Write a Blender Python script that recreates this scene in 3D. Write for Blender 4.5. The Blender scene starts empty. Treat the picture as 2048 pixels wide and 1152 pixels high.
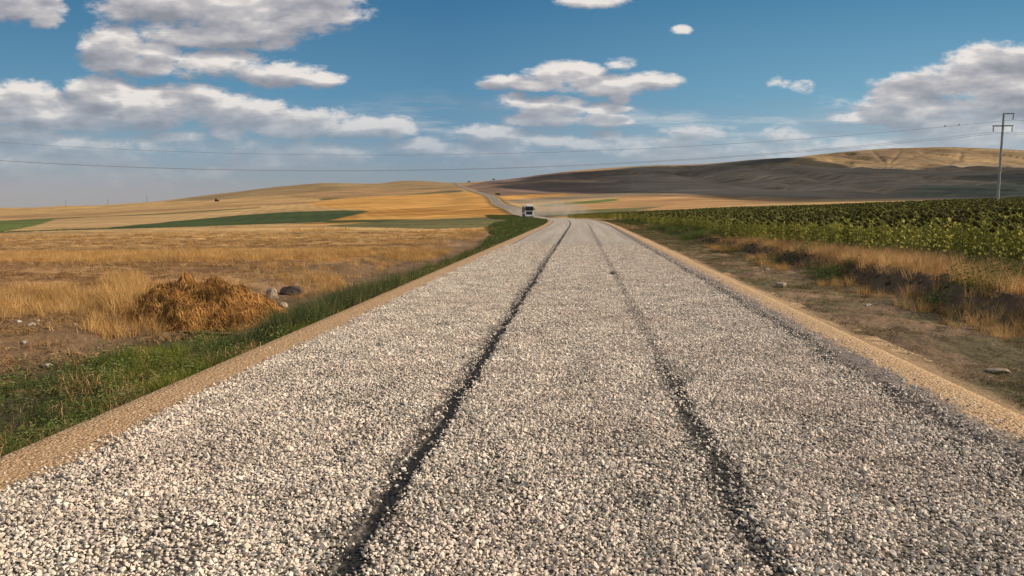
import bpy, bmesh, math, random
import numpy as np
from mathutils import Vector, Matrix
random.seed(7); rng = np.random.default_rng(11)
R = math.radians
scene = bpy.context.scene
COL = scene.collection

# ------------------------------------------------------------------ camera
F = 1462.0; HCAM = 1.55; PITCH = math.atan(158/F)
cp, sp = math.cos(PITCH), math.sin(PITCH)
cam_d = bpy.data.cameras.new('camera'); cam = bpy.data.objects.new('camera', cam_d); COL.objects.link(cam)
cam_d.sensor_width = 36; cam_d.lens = 36*F/2048; cam_d.clip_start = .05; cam_d.clip_end = 30000
cam.location = (0, 0, HCAM); cam.rotation_euler = (math.pi/2 - PITCH, 0, 0)
scene.camera = cam

# ------------------------------------------------------------------ light
SUN_AZ = R(88)      # clockwise from +Y (view direction) : from the right
SUN_EL = R(27)
SUNV = Vector((math.sin(SUN_AZ)*math.cos(SUN_EL), math.cos(SUN_AZ)*math.cos(SUN_EL), math.sin(SUN_EL)))
sd = bpy.data.lights.new('sun', 'SUN'); sd.energy = 4.6; sd.angle = R(.5); sd.color = (1, .85, .66)
so = bpy.data.objects.new('sun', sd); COL.objects.link(so)
so.rotation_euler = SUNV.to_track_quat('Z', 'Y').to_euler()
scene.view_settings.view_transform = 'Standard'; scene.view_settings.look = 'None'
scene.view_settings.exposure = 0.35; scene.view_settings.gamma = 1
scene.cycles.max_bounces = 5; scene.cycles.diffuse_bounces = 2; scene.cycles.glossy_bounces = 2
scene.cycles.transparent_max_bounces = 8; scene.cycles.volume_bounces = 0

# ------------------------------------------------------------------ projection helpers
def ray(px, py):
    u = (px-1024)/F; v = (576-py)/F
    return u, cp+v*sp, -sp+v*cp
def se(px, py):
    a, b, c = ray(px, py); return a/b, c/b
def at(px, py, Y):
    s, e = se(px, py); return Vector((s*Y, Y, HCAM+e*Y))
def proj(X, Y, z):
    dz = z-HCAM; d = Y*cp-dz*sp; up = Y*sp+dz*cp
    return 1024+F*X/d, 576-F*up/d

# ------------------------------------------------------------------ numpy noise
def _h(ix, iy, seed):
    n = (ix.astype(np.int64)*374761393 + iy.astype(np.int64)*668265263 + seed*974634777) & 0xffffffff
    n = ((n ^ (n >> 13))*1274126177) & 0xffffffff
    return ((n ^ (n >> 16)) & 0xffff)/65535.0
def vn(x, y, seed=0):
    x = np.asarray(x, float); y = np.asarray(y, float)
    ix = np.floor(x); iy = np.floor(y); fx = x-ix; fy = y-iy
    fx = fx*fx*(3-2*fx); fy = fy*fy*(3-2*fy)
    a = _h(ix, iy, seed); b = _h(ix+1, iy, seed); c = _h(ix, iy+1, seed); d = _h(ix+1, iy+1, seed)
    return (a*(1-fx)+b*fx)*(1-fy)+(c*(1-fx)+d*fx)*fy
def fbm(x, y, seed=0, o=4):
    t = 0; a = .5; n = 0
    for k in range(o):
        t = t+a*vn(x*2**k+k*17.3, y*2**k-k*9.1, seed+k); n += a; a *= .55
    return t/n
def ss(a, b, x):
    t = np.clip((x-a)/(b-a), 0, 1); return t*t*(3-2*t)

# ------------------------------------------------------------------ object helpers
def tag(o, label=None, cat=None, group=None, kind=None):
    if label: o['label'] = label
    if cat: o['category'] = cat
    if group: o['group'] = group
    if kind: o['kind'] = kind
    return o
def meshobj(name, V, Fc, mat=None, parent=None, smooth=False, link=True):
    me = bpy.data.meshes.new(name)
    me.from_pydata([tuple(v) for v in V], [], [tuple(f) for f in Fc]); me.update()
    if smooth: me.polygons.foreach_set('use_smooth', [True]*len(me.polygons))
    o = bpy.data.objects.new(name, me)
    if mat: me.materials.append(mat)
    if link: COL.objects.link(o)
    if parent: o.parent = parent
    return o
def np_mesh(name, V, Q, mat=None, smooth=True, link=True):
    V = np.asarray(V, np.float32); Q = np.asarray(Q, np.int32); k = Q.shape[1]
    me = bpy.data.meshes.new(name)
    me.vertices.add(len(V)); me.vertices.foreach_set('co', V.ravel())
    me.loops.add(Q.size); me.loops.foreach_set('vertex_index', Q.ravel())
    me.polygons.add(len(Q)); me.polygons.foreach_set('loop_start', np.arange(0, Q.size, k, dtype=np.int32))
    me.polygons.foreach_set('loop_total', np.full(len(Q), k, np.int32))
    me.update(calc_edges=True)
    if smooth: me.polygons.foreach_set('use_smooth', np.ones(len(Q), bool))
    o = bpy.data.objects.new(name, me)
    if mat: me.materials.append(mat)
    if link: COL.objects.link(o)
    return o
def setcol(o, rgb, name='cover'):
    a = o.data.color_attributes.new(name, 'FLOAT_COLOR', 'POINT')
    c = np.ones((len(rgb), 4), np.float32); c[:, :3] = rgb; a.data.foreach_set('color', c.ravel())
def empty(name, loc, rz=0):
    o = bpy.data.objects.new(name, None); COL.objects.link(o); o.location = loc; o.rotation_euler = (0, 0, rz)
    o.empty_display_size = .3; return o
class MB:
    def __init__(s): s.bm = bmesh.new()
    def box(s, c, d, bev=0, rot=None, taper=None):
        m = Matrix.Translation(c)
        if rot is not None: m = m @ rot
        r = bmesh.ops.create_cube(s.bm, size=1); vs = r['verts']
        for v in vs:
            v.co = Vector((v.co.x*d[0], v.co.y*d[1], v.co.z*d[2]))
            if taper and v.co.z > 0: v.co.x *= taper[0]; v.co.y *= taper[1]
        if bev:
            es = list({e for v in vs for e in v.link_edges})
            r2 = bmesh.ops.bevel(s.bm, geom=es, offset=bev, segments=2, affect='EDGES'); vs = list({v for f in r2['faces'] for v in f.verts} | {v for v in vs if v.is_valid})
        for v in vs: v.co = m @ v.co
        return s
    def tube(s, a, b, r0, r1=None, n=10):
        a = Vector(a); b = Vector(b); r1 = r0 if r1 is None else r1; d = b-a
        q = d.to_track_quat('Z', 'Y').to_matrix().to_4x4()
        bmesh.ops.create_cone(s.bm, cap_ends=True, segments=n, radius1=r0, radius2=r1, depth=d.length, matrix=Matrix.Translation((a+b)/2) @ q)
        return s
    def ball(s, c, r, sc=(1, 1, 1), sub=2):
        bmesh.ops.create_icosphere(s.bm, subdivisions=sub, radius=r, matrix=Matrix.Translation(c) @ Matrix.Diagonal((*sc, 1)))
        return s
    def build(s, name, mat, parent=None, smooth=False):
        me = bpy.data.meshes.new(name); s.bm.to_mesh(me); s.bm.free()
        if smooth: me.polygons.foreach_set('use_smooth', [True]*len(me.polygons))
        me.materials.append(mat); o = bpy.data.objects.new(name, me); COL.objects.link(o)
        if parent: o.parent = parent
        return o

# ------------------------------------------------------------------ node helper
class NT:
    def __init__(s, tree): s.t = tree; s.n = tree.nodes; s.l = tree.links
    def new(s, ty, **k):
        n = s.n.new(ty)
        for a, b in k.items(): setattr(n, a, b)
        return n
    def put(s, sock, v):
        if v is None: return
        if isinstance(v, bpy.types.NodeSocket): s.l.new(v, sock)
        else: sock.default_value = v
    def m(s, op, a, b=None, c=None, clamp=False):
        n = s.new('ShaderNodeMath', operation=op, use_clamp=clamp)
        s.put(n.inputs[0], a); s.put(n.inputs[1], b); s.put(n.inputs[2], c); return n.outputs[0]
    def v(s, op, a, b=None, c=None):
        n = s.new('ShaderNodeVectorMath', operation=op)
        s.put(n.inputs[0], a); s.put(n.inputs[1], b); s.put(n.inputs[2], c)
        return n.outputs['Value'] if op in ('DOT_PRODUCT', 'LENGTH') else n.outputs[0]
    def ramp(s, x, lo, hi, a=0., b=1., kind='SMOOTHSTEP'):
        n = s.new('ShaderNodeMapRange', interpolation_type=kind)
        s.put(n.inputs[0], x); s.put(n.inputs[1], lo); s.put(n.inputs[2], hi); s.put(n.inputs[3], a); s.put(n.inputs[4], b); return n.outputs[0]
    def mix(s, f, a, b, mode='MIX'):
        n = s.new('ShaderNodeMix', data_type='RGBA', blend_type=mode); n.clamp_factor = True
        s.put(n.inputs[0], f)
        for k, q in ((6, a), (7, b)):
            if isinstance(q, tuple) and len(q) == 3: q = (*q, 1)
            s.put(n.inputs[k], q)
        return n.outputs[2]
    def noise(s, vec, scale, detail=4, rough=.55, col=False, dist=0):
        n = s.new('ShaderNodeTexNoise'); s.put(n.inputs['Vector'], vec); n.inputs['Scale'].default_value = scale
        n.inputs['Detail'].default_value = detail; n.inputs['Roughness'].default_value = rough; n.inputs['Distortion'].default_value = dist
        return n.outputs['Color' if col else 'Fac']
    def cramp(s, x, stops):
        n = s.new('ShaderNodeValToRGB'); s.put(n.inputs[0], x); el = n.color_ramp.elements
        el[0].position, el[0].color = stops[0][0], (*stops[0][1], 1); el[1].position, el[1].color = stops[-1][0], (*stops[-1][1], 1)
        for p, c in stops[1:-1]:
            e = el.new(p); e.color = (*c, 1)
        return n.outputs[0]
def newmat(name):
    m = bpy.data.materials.new(name); m.use_nodes = True; t = NT(m.node_tree)
    b = m.node_tree.nodes['Principled BSDF']; return m, t, b
def simple(name, rgb, rough=.6, metal=0, var=.12, scale=8, spec=.5):
    m, t, b = newmat(name)
    tc = t.new('ShaderNodeTexCoord').outputs['Object']
    n = t.noise(tc, scale, 4)
    f = t.ramp(n, .3, .7, 1-var, 1+var)
    c = t.v('MULTIPLY', (rgb[0], rgb[1], rgb[2]), None); cn = c.node; t.l.new(f, cn.inputs[1])
    t.l.new(c, b.inputs['Base Color'])
    b.inputs['Roughness'].default_value = rough; b.inputs['Metallic'].default_value = metal; b.inputs['Specular IOR Level'].default_value = spec
    return m

# ------------------------------------------------------------------ world : Nishita sky + procedural clouds
def build_world():
    w = bpy.data.worlds.new('World'); scene.world = w; w.use_nodes = True
    T = NT(w.node_tree); bg = w.node_tree.nodes['Background']
    sky = T.new('ShaderNodeTexSky', sky_type='NISHITA'); sky.sun_disc = False
    sky.sun_elevation = SUN_EL; sky.sun_rotation = SUN_AZ; sky.altitude = 1000; sky.air_density = 1.0; sky.dust_density = .6; sky.ozone_density = 2.5
    d = T.new('ShaderNodeTexCoord').outputs['Generated']
    sep = T.new('ShaderNodeSeparateXYZ'); T.l.new(d, sep.inputs[0])
    # --- cloud density group
    G = bpy.data.node_groups.new('cloud_density', 'ShaderNodeTree')
    G.interface.new_socket('P', in_out='INPUT', socket_type='NodeSocketVector')
    G.interface.new_socket('D', in_out='OUTPUT', socket_type='NodeSocketFloat'); G.interface.new_socket('S', in_out='OUTPUT', socket_type='NodeSocketFloat')
    g = NT(G); gi = g.new('NodeGroupInput'); go = g.new('NodeGroupOutput')
    B = [ # px, py, rx, ry, strength
     (45,8,75,34,1),(85,38,34,18,.9),(2,30,18,16,.7),
     (300,8,110,42,1.1),(430,25,190,46,1.1),(610,25,115,44,1.1),(430,70,150,26,1.1),(540,86,60,16,.7),(650,0,80,30,1),
     (225,100,66,48,1.1),(320,108,50,24,1),(290,132,80,18,1),(430,128,110,28,1),(560,150,80,24,1),(630,160,58,14,1),
     (40,208,130,40,1.2),(195,195,80,40,1.2),(130,232,200,36,1.1),(300,220,120,38,1.1),(390,205,80,34,1.15),(480,228,100,36,1.1),(600,246,120,28,1.1),(710,258,85,20,1.05),(785,256,44,20,.8),(455,266,40,16,.95),(370,274,70,14,.55),
     (40,270,110,30,.95),(150,292,130,34,.85),(60,330,300,70,.72),(250,385,260,34,.5),(260,322,80,24,.6),
     (332,342,34,14,.5),(420,345,50,16,.5),(570,322,140,24,.5),(660,306,120,22,.5),(400,300,200,24,.45),
     (985,272,90,20,.95),(850,294,70,16,.85),(1085,283,70,18,.85),(960,300,220,22,.65),(1180,292,80,11,.75),(1000,325,260,16,.5),
     (1130,150,80,24,1.15),(1085,170,70,12,1),(1200,170,100,19,1.05),(1310,164,80,15,.65),(1010,164,46,14,.6),(1238,128,26,9,.42),
     (1110,216,72,22,1.1),(1090,240,90,13,1),(1205,218,46,10,.9),(1212,240,56,12,.95),(1237,198,20,9,.45),(1035,200,40,15,.6),
     (1390,266,72,17,.9),(1345,284,60,10,.75),(1575,272,56,15,.5),(1400,304,140,13,.7),(1200,308,120,16,.6),
     (2040,128,150,36,1.2),(2000,165,170,48,1.2),(1870,178,120,30,1.1),(1850,212,150,30,1.1),(2020,210,160,40,1.1),(1740,236,96,14,1),(1900,238,150,22,1),(1765,182,30,8,.8),
     (1820,290,240,20,.7),(2010,270,200,44,.85),(1500,312,200,24,.55),(1250,300,160,20,.5),(1900,262,100,18,.8),
     (1190,0,72,14,1),(1362,60,16,6,.40),(1555,167,14,6,.2),(1605,175,18,7,.28),(1215,272,30,9,.35),
     (-160,40,120,60,1),(-220,230,200,60,1),(2300,150,200,60,1),(1500,-120,260,60,1),(500,-150,300,70,1),
    ]
    cur = None
    for px, py, rx, ry, st in B:
        s0, e0 = se(px, py); a, b = F/(rx*1.10+2), F/(ry*1.14+2)
        ma = g.v('MULTIPLY_ADD', gi.outputs[0], (a, b, 0.), (-s0*a, -e0*b, 0.))
        q = g.v('DOT_PRODUCT', ma, ma)
        val = g.m('MULTIPLY_ADD', q, -st*.62, st*.62)
        cur = val if cur is None else g.m('MAXIMUM', cur, val)
    cur = g.m('MAXIMUM', cur, -1.2)
    warp = g.noise(gi.outputs[0], 14, 2, .5, col=True)
    wp = g.v('MULTIPLY_ADD', warp, (.02, .012, 0), gi.outputs[0])
    n1 = g.noise(g.v('MULTIPLY', wp, (9, 22, 1)), 1.0, 7, .60)
    n2 = g.noise(g.v('MULTIPLY', wp, (42, 80, 1)), 1.0, 6, .66)
    nz = g.m('ADD', g.m('MULTIPLY', g.m('SUBTRACT', n1, .5), 1.9), g.m('MULTIPLY', g.m('SUBTRACT', n2, .5), .95))
    g.l.new(g.m('ADD', cur, nz), go.inputs[0])
    n3 = g.noise(g.v('MULTIPLY', wp, (13, 34, 1)), 1.0, 3, .5)
    g.l.new(g.m('ADD', cur, g.m('MULTIPLY', g.m('SUBTRACT', n3, .5), 2.6)), go.inputs[1])
    # --- coordinates
    yy = T.m('MAXIMUM', sep.outputs[1], .05)
    s_ = T.m('DIVIDE', sep.outputs[0], yy); e_ = T.m('DIVIDE', sep.outputs[2], yy)
    cmb = T.new('ShaderNodeCombineXYZ'); T.l.new(s_, cmb.inputs[0]); T.l.new(e_, cmb.inputs[1]); P = cmb.outputs[0]
    def dens(vec):
        n = T.new('ShaderNodeGroup'); n.node_tree = G; T.l.new(vec, n.inputs[0]); return n.outputs[0], n.outputs[1]
    (D, S1), (D2, S2) = dens(P), dens(T.v('ADD', P, (.007, .014, 0.)))
    alpha = T.ramp(D, -.09, .42)
    front = T.ramp(sep.outputs[1], .25, .45)
    stk = T.noise(T.v('MULTIPLY', P, (5., 46., 1.)), 1., 6, .62)
    stk = T.m('MULTIPLY', T.ramp(stk, .42, .66, 0, .7), T.m('MULTIPLY', T.ramp(e_, .17, .09), T.ramp(e_, .0, .03)))
    alpha = T.m('MULTIPLY', T.m('MAXIMUM', T.m('MULTIPLY', alpha, .94), stk), front)
    light = T.m('ADD', T.m('ADD', T.m('MULTIPLY', T.m('SUBTRACT', D, D2), .50), T.m('MULTIPLY', T.m('SUBTRACT', S1, S2), .75)), .40)
    thick = T.ramp(D, .15, 1.1, .16, -.18)
    light = T.m('ADD', light, thick, clamp=True)
    ccol = T.cramp(light, [(0, (.22, .225, .25)), (.35, (.31, .305, .33)), (.7, (.44, .42, .42)), (1, (.68, .63, .59))])
    # veil of haze towards the horizon, and sky grade
    el = e_
    grade = T.cramp(T.ramp(el, 0., .34, 0, 1, 'LINEAR'), [(0, (.19, .215, .255)), (.08, (.185, .22, .27)), (.24, (.135, .23, .325)), (.44, (.066, .195, .325)), (.83, (.023, .118, .245)), (1, (.017, .098, .22))])
    side = T.ramp(s_, -.75, .75)      # towards the sun the air is brighter
    grade = T.v('MULTIPLY', grade, None); T.put(grade.node.inputs[1], T.cramp(side, [(0, (1.25/2, 1.12/2, 1.03/2)), (.42, (.5, .5, .5)), (.7, (.72, .62, .56)), (1, (.98, .76, .64))]))
    grade = T.v('MULTIPLY', grade, (2., 2., 2.))
    nish = T.v('MULTIPLY', sky.outputs[0], (.11, .10, .085))
    up = T.m('MULTIPLY', front, T.ramp(sep.outputs[2], .55, .3))
    base = T.mix(up, nish, T.mix(.12, grade, nish))
    # distant clouds dissolve in the low haze
    far = T.ramp(el, .01, .13, .55, 1.)
    farc = T.mix(T.ramp(el, .0, .17), T.v('MULTIPLY', grade, (1.30, 1.14, 1.07)), ccol)
    out = T.mix(T.m('MULTIPLY', alpha, far), base, farc)
    # loose generic clouds on the part of the sky behind the camera
    zz = T.m('MAXIMUM', sep.outputs[2], .08)
    cb = T.new('ShaderNodeCombineXYZ'); T.l.new(T.m('DIVIDE', sep.outputs[0], zz), cb.inputs[0]); T.l.new(T.m('DIVIDE', sep.outputs[1], zz), cb.inputs[1])
    ga = T.m('MULTIPLY', T.ramp(T.noise(cb.outputs[0], .8, 6, .6),   .46, .60), T.m('SUBTRACT', 1., front))
    out = T.mix(T.m('MULTIPLY', ga, .8), out, (.62, .60, .57))
    T.l.new(out, bg.inputs[0]); bg.inputs[1].default_value = 1.0
    w.cycles.sampling_method = 'MANUAL'; w.cycles.sample_map_resolution = 512
build_world()

# ------------------------------------------------------------------ road line and terrain
RY = np.array([-30, -10, 0, 25, 50, 75, 100, 130, 165, 205, 300, 430, 600, 750, 950, 1150, 1350, 1600.])
RX = np.array([-2.85, -.99, -.06, 2.27, 4.6, 6.9, 8.6, 9.4, 8.9, 6.6, 0.5, -7.5, -17., -30, -55, -82, -104, -125.])
RZ = np.array([0, 0, 0, 0, 0, 0, 0, -.22, -.5, -.85, 1.5, 4.4, 11.4, 17, 26, 37.2, 49.3, 52.])
def hermite(xs, ys, x):
    d = np.gradient(ys, xs); x = np.clip(x, xs[0], xs[-1]); i = np.clip(np.searchsorted(xs, x)-1, 0, len(xs)-2)
    h = xs[i+1]-xs[i]; t = (x-xs[i])/h
    return (2*t**3-3*t**2+1)*ys[i]+(t**3-2*t**2+t)*h*d[i]+(-2*t**3+3*t**2)*ys[i+1]+(t**3-t**2)*h*d[i+1]
def roadx(Y): return hermite(RY, RX, np.asarray(Y, float))
def roadz(Y): return hermite(RY, RZ, np.asarray(Y, float))
def lat(X, Y):       # signed distance from the road axis
    g = (roadx(Y+.5)-roadx(Y-.5)); return (X-roadx(Y))/np.sqrt(1+g*g)

CT = {-500:[(250,449),(400,443),(700,434),(1200,427),(2200,421),(3500,423),(6500,417)],
 0:[(250,448),(400,441),(700,431),(1200,424),(2200,419.5),(3000,422),(6500,415.5)],
 130:[(250,447),(400,440),(700,428),(1200,418),(1800,413.5),(2600,415.5),(6500,414)],
 300:[(250,446),(400,438),(700,420),(1100,409),(1500,404.5),(2200,409),(6500,412)],
 470:[(250,445),(400,433),(700,411),(1000,398),(1500,384),(2200,390),(6500,400)],
 640:[(250,442),(400,425),(700,403),(1000,389),(1500,367),(2200,375),(6500,395)],
 740:[(250,440),(400,420),(700,400),(1000,386),(1450,368.5),(2200,378),(6500,395)],
 850:[(250,434),(400,416),(700,398),(1000,384),(1450,362),(2200,371),(6500,390)],
 915:[(250,430),(400,412),(700,395),(1000,382),(1400,366),(2200,376),(6500,390)],
 985:[(250,427),(400,409),(650,392),(1000,378),(1500,360.5),(2200,368),(6500,390)],
 1100:[(250,428),(400,412),(600,401),(800,392),(1100,376),(1700,346),(2500,352),(6500,380)],
 1240:[(250,422),(400,409),(600,398),(800,388),(1200,367),(1900,335),(2800,342),(6500,380)],
 1400:[(250,414),(400,404),(600,393),(800,385),(1200,361),(1900,328),(2800,336),(6500,370)],
 1550:[(250,408),(400,403),(600,396),(800,386),(1200,358),(1900,317),(2800,324),(6500,370)],
 1700:[(250,404),(400,400),(600,392),(800,380),(1200,352),(1800,325),(2400,303),(3500,314),(6500,360)],
 1850:[(250,402),(400,399),(600,391),(800,379),(1200,350),(1800,324),(2400,294),(3500,308),(6500,360)],
 2048:[(250,400),(400,397),(600,390),(800,380),(1200,355),(1800,330),(2500,302),(3500,312),(6500,360)],
 2500:[(250,398),(400,396),(600,392),(800,385),(1200,365),(1800,345),(2500,330),(3500,335),(6500,370)]}
TY = np.exp(np.linspace(math.log(80), math.log(6500), 360)); TS = np.linspace(-.95, .95, 400)
_cols = []
for px in sorted(CT):
    pts = CT[px]; Ys = np.array([80.]+[p[0] for p in pts]); zs = [None]
    for Y, py in pts: zs.append(HCAM+se(px, py)[1]*Y)
    zs[0] = -.4 if px < 1000 else 0.
    _cols.append(hermite(np.log(Ys), np.array(zs), np.log(TY)))
_cs = np.array([se(px, 418)[0] for px in sorted(CT)]); _cols = np.array(_cols)
TAB = np.stack([hermite(_cs, _cols[:, j], TS) for j in range(len(TY))], 1)
def smooth1(a, ax, k):
    for _ in range(k):
        a = .25*np.roll(a, 1, ax)+.5*a+.25*np.roll(a, -1, ax) if False else np.apply_along_axis(lambda r: np.convolve(np.pad(r, 1, mode='edge'), [.25, .5, .25], 'valid'), ax, a)
    return a
TAB = smooth1(TAB, 0, 20); TAB = smooth1(TAB, 1, 6)
def table(X, Y):
    s = np.clip(X/np.maximum(Y, 1), -.949, .949); ly = np.clip(np.log(np.maximum(Y, 80.1)), math.log(80.1), math.log(6490))
    a = (s+.95)/1.9*399; b = (ly-math.log(80))/(math.log(6500)-math.log(80))*359
    i = np.clip(a.astype(int), 0, 398); j = np.clip(b.astype(int), 0, 358); fa = a-i; fb = b-j
    return (TAB[i, j]*(1-fa)+TAB[i+1, j]*fa)*(1-fb)+(TAB[i, j+1]*(1-fa)+TAB[i+1, j+1]*fa)*fb
def cross(u, Y):
    w = (fbm(Y*.35, u*.25, 5, 3)-.5)
    left = np.where(u < 0, -ss(-3.2, -4.6, u)*.36+ss(-6., -7.6, u)*.20-np.clip(-u-8, 0, 400)*.012, 0)
    ub = u-w*1.6
    bank = ss(6.3, 6.95, ub)*(.40-.22*ss(16, 36, Y))
    right = np.where(u > 0, -ss(3.15, 3.9, u)*.11+bank+np.clip(u-8, 0, 400)*.0385, 0)
    return left+right
GULLY = [(1690,308,1768,327), (1745,303,1772,327), (1800,303,1778,327), (1850,306,1782,328), (1925,305,1918,318), (1918,318,1898,326), (1640,318,1700,326), (1985,312,2048,318)]
def terrain(X, Y, detail=True):
    X = np.asarray(X, float); Y = np.asarray(Y, float); u = lat(X, Y); rz = roadz(Y)
    near = rz+cross(u, Y)
    far = table(X, Y)
    wt = ss(95, 235, Y); z = near*(1-wt)+far*wt
    # far road bed
    rw = (1-ss(5, 22+Y*.02, np.abs(u)))*wt*(Y < 1500); z = z*(1-rw)+rz*rw
    if detail:
        off = ss(3.3, 4.1, np.abs(u))
        z = z+off*((fbm(X*1.1, Y*1.1, 21, 4)-.5)*.16+(fbm(X*5, Y*5, 23, 3)-.5)*.06)*(1-ss(60, 150, Y))
        z = z+off*(fbm(X*.12, Y*.12, 31, 3)-.5)*.3*ss(20, 80, Y)*(1-ss(200, 500, Y))
        fr = ss(350, 1100, Y)*(1-ss(3500, 5000, Y))*ss(20, 120, np.abs(u))
        rid = np.abs(fbm(X*.0045+Y*.001, Y*.0022, 41, 4)-.5)
        hill = ss(.0, .25, X/np.maximum(Y, 1))
        z = z+fr*((fbm(X*.006, Y*.004, 37, 4)-.5)*7-(1-ss(0, .09, rid))*9*hill)
        pxx, pyy = proj(X, np.maximum(Y, 1), z); gm = (Y > 1300) & (pxx > 1600)
        if gm.any():
            best = np.full(X.shape, 99.)
            for x0, y0, x1, y1 in GULLY:
                dx, dy = x1-x0, y1-y0; tt = np.clip(((pxx-x0)*dx+(pyy-y0)*dy)/(dx*dx+dy*dy), 0, 1); best = np.minimum(best, np.hypot(pxx-x0-tt*dx, (pyy-y0-tt*dy)*1.5)+4*(1-tt))
            z = z-gm*3.6*np.exp(-(best/6)**2)
        dug = 1-ss(3.30, 3.50, np.abs(u))
        z = z-dug*(.10+np.clip(Y, 0, 2000)*.0007)*(Y < 1450)
    return z
def hit(px, py, lo=3., hi=6000.):
    s, e = se(px, py); Ys = np.exp(np.linspace(math.log(lo), math.log(hi), 4000))
    d = HCAM+e*Ys-terrain(s*Ys, Ys, False); k = np.argmax(d < 0)
    if not (d < 0).any():      # just above the skyline: the nearest crest
        k0 = int(np.sum(Ys <= 300)); k = k0+int(np.argmin(d[k0:]/Ys[k0:])) if k0 < len(Ys) else len(Ys)-1
    return float(s*Ys[k]), float(Ys[k])

# ------------------------------------------------------------------ ground cover colours
def poly_in(px, py, P):
    r = np.zeros(px.shape, bool); n = len(P)
    for i in range(n):
        x0, y0 = P[i]; x1, y1 = P[(i+1) % n]
        if y0 == y1: continue
        c = ((y0 > py) != (y1 > py)) & (px < (x1-x0)*(py-y0)/(y1-y0)+x0); r ^= c
    return r
C = dict(gold=(.54,.28,.075), ochre=(.42,.20,.045), straw=(.46,.285,.12), pale=(.43,.275,.125), tan=(.34,.205,.095), soil=(.17,.105,.06),
  brown=(.20,.125,.07), green=(.052,.072,.022), lgreen=(.12,.145,.035), olive=(.13,.115,.045), hill=(.25,.165,.085), rust=(.40,.225,.095), plum=(.185,.12,.085), dark=(.28,.205,.13), ridge=(.30,.20,.095), grey=(.20,.19,.115), dark2=(.115,.095,.065))
FIELDS = [ # back to front, in photograph coordinates of the fields' corners
 ('straw', [(-400,440),(-400,360),(1000,340),(985,400),(700,440),(0,470)]),
 ('ridge', [(330,404),(400,390),(480,380),(620,360),(760,360),(745,376),(640,383),(520,393),(430,400)]),
 ('tan', [(560,390),(640,383),(745,374),(800,355),(935,355),(960,374),(900,382),(800,390),(700,398),(600,396)]),
 ('ridge', [(740,372),(800,358),(930,360),(940,372),(860,380),(780,382)]),
 ('olive', [(640,397),(760,394),(860,385),(925,380),(925,383),(860,388),(760,398),(640,401)]),
 ('ochre', [(700,396),(860,388),(950,385),(985,402),(1024,432),(1000,437),(880,443),(700,447),(600,450),(640,440),(735,421)]),
 ('gold', [(700,396),(860,388),(950,385),(975,396),(990,410),(930,420),(820,417),(740,421),(640,414),(600,404)]),
 ('gold', [(690,450),(735,424),(900,426),(1010,424),(1024,434),(990,437),(880,443),(800,445)]),
 ('ochre', [(735,424),(800,423),(1016,424),(1020,429),(830,431),(730,431)]),
 ('tan', [(0,431),(200,425),(420,412),(600,404),(700,399),(600,407),(420,417),(200,430),(0,437)]),
 ('olive', [(-200,449),(0,441),(130,435),(300,428),(420,420),(520,414),(520,416),(420,422.5),(300,430),(130,437.5),(0,444.5),(-200,452)]),
 ('lgreen', [(-300,470),(-300,448),(0,444),(112,438),(70,452),(0,464)]),
 ('pale', [(60,456),(112,440),(180,434),(300,430),(480,424),(600,414),(560,424),(460,431),(340,442),(220,455)]),
 ('green', [(215,455),(342,443),(478,430),(598,422.5),(700,420.5),(742,421),(710,430),(648,443),(410,451),(250,457)]),
 ('green', [(-200,472),(0,463.5),(100,459),(239,455),(410,451),(648,441),(800,438),(880,440.5),(800,443),(648,446),(410,455),(239,461),(100,464),(0,467.5),(-200,477)]),
 ('pale', [(-300,480),(0,465.5),(100,461.5),(239,457.5),(410,452.5),(650,443.5),(650,444.8),(410,455),(239,461),(100,466),(0,469.5),(-300,486)]),
 ('olive', [(800,440),(1016,432),(1040,430),(1050,452),(860,458),(640,452)]),
 # right of the road
 ('plum', [(930,372),(1000,356),(1120,345),(1260,338),(1260,390),(1130,388),(1000,392),(960,384)]),
 ('tan', [(935,376),(1000,368),(1100,360),(1180,361),(1260,362),(1180,364),(1100,363),(1000,371)]),
 ('gold', [(995,397),(1005,392),(1080,389),(1130,387.5),(1130,392),(1060,397),(1010,402)]),
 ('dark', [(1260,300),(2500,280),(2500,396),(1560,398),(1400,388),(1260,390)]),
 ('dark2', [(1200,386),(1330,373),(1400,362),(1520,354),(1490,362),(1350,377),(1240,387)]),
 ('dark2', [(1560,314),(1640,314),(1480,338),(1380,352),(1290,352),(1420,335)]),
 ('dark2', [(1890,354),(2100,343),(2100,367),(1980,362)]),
 ('grey', [(1850,372),(2200,362),(2200,390),(1800,392)]),
 ('ridge', [(1560,330),(1620,306),(1750,292),(1950,290),(2500,300),(2500,345),(1925,326),(1850,338),(1720,334)]),
 ('hill', [(1660,312),(1800,298),(1950,301),(2500,318),(2500,340),(1930,320),(1850,335),(1760,332)]),
 ('dark', [(1010,400),(1070,396),(1130,392),(1260,386),(1340,382),(1560,392),(1560,398),(1240,393),(1080,404),(1040,408)]),
 ('pale', [(1035,412),(1080,404),(1235,393),(1330,386),(1330,390),(1235,397),(1080,410),(1050,413)]),
 ('lgreen', [(1070,411),(1235,397),(1240,402),(1085,414)]),
 ('rust', [(1235,394),(1330,384.5),(1560,396),(1640,399),(1560,406),(1200,424),(1080,428),(1075,414),(1235,404)]),
 ('olive', [(1080,434),(1075,424),(1200,418),(1330,412),(1200,432)]),
]
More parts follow.
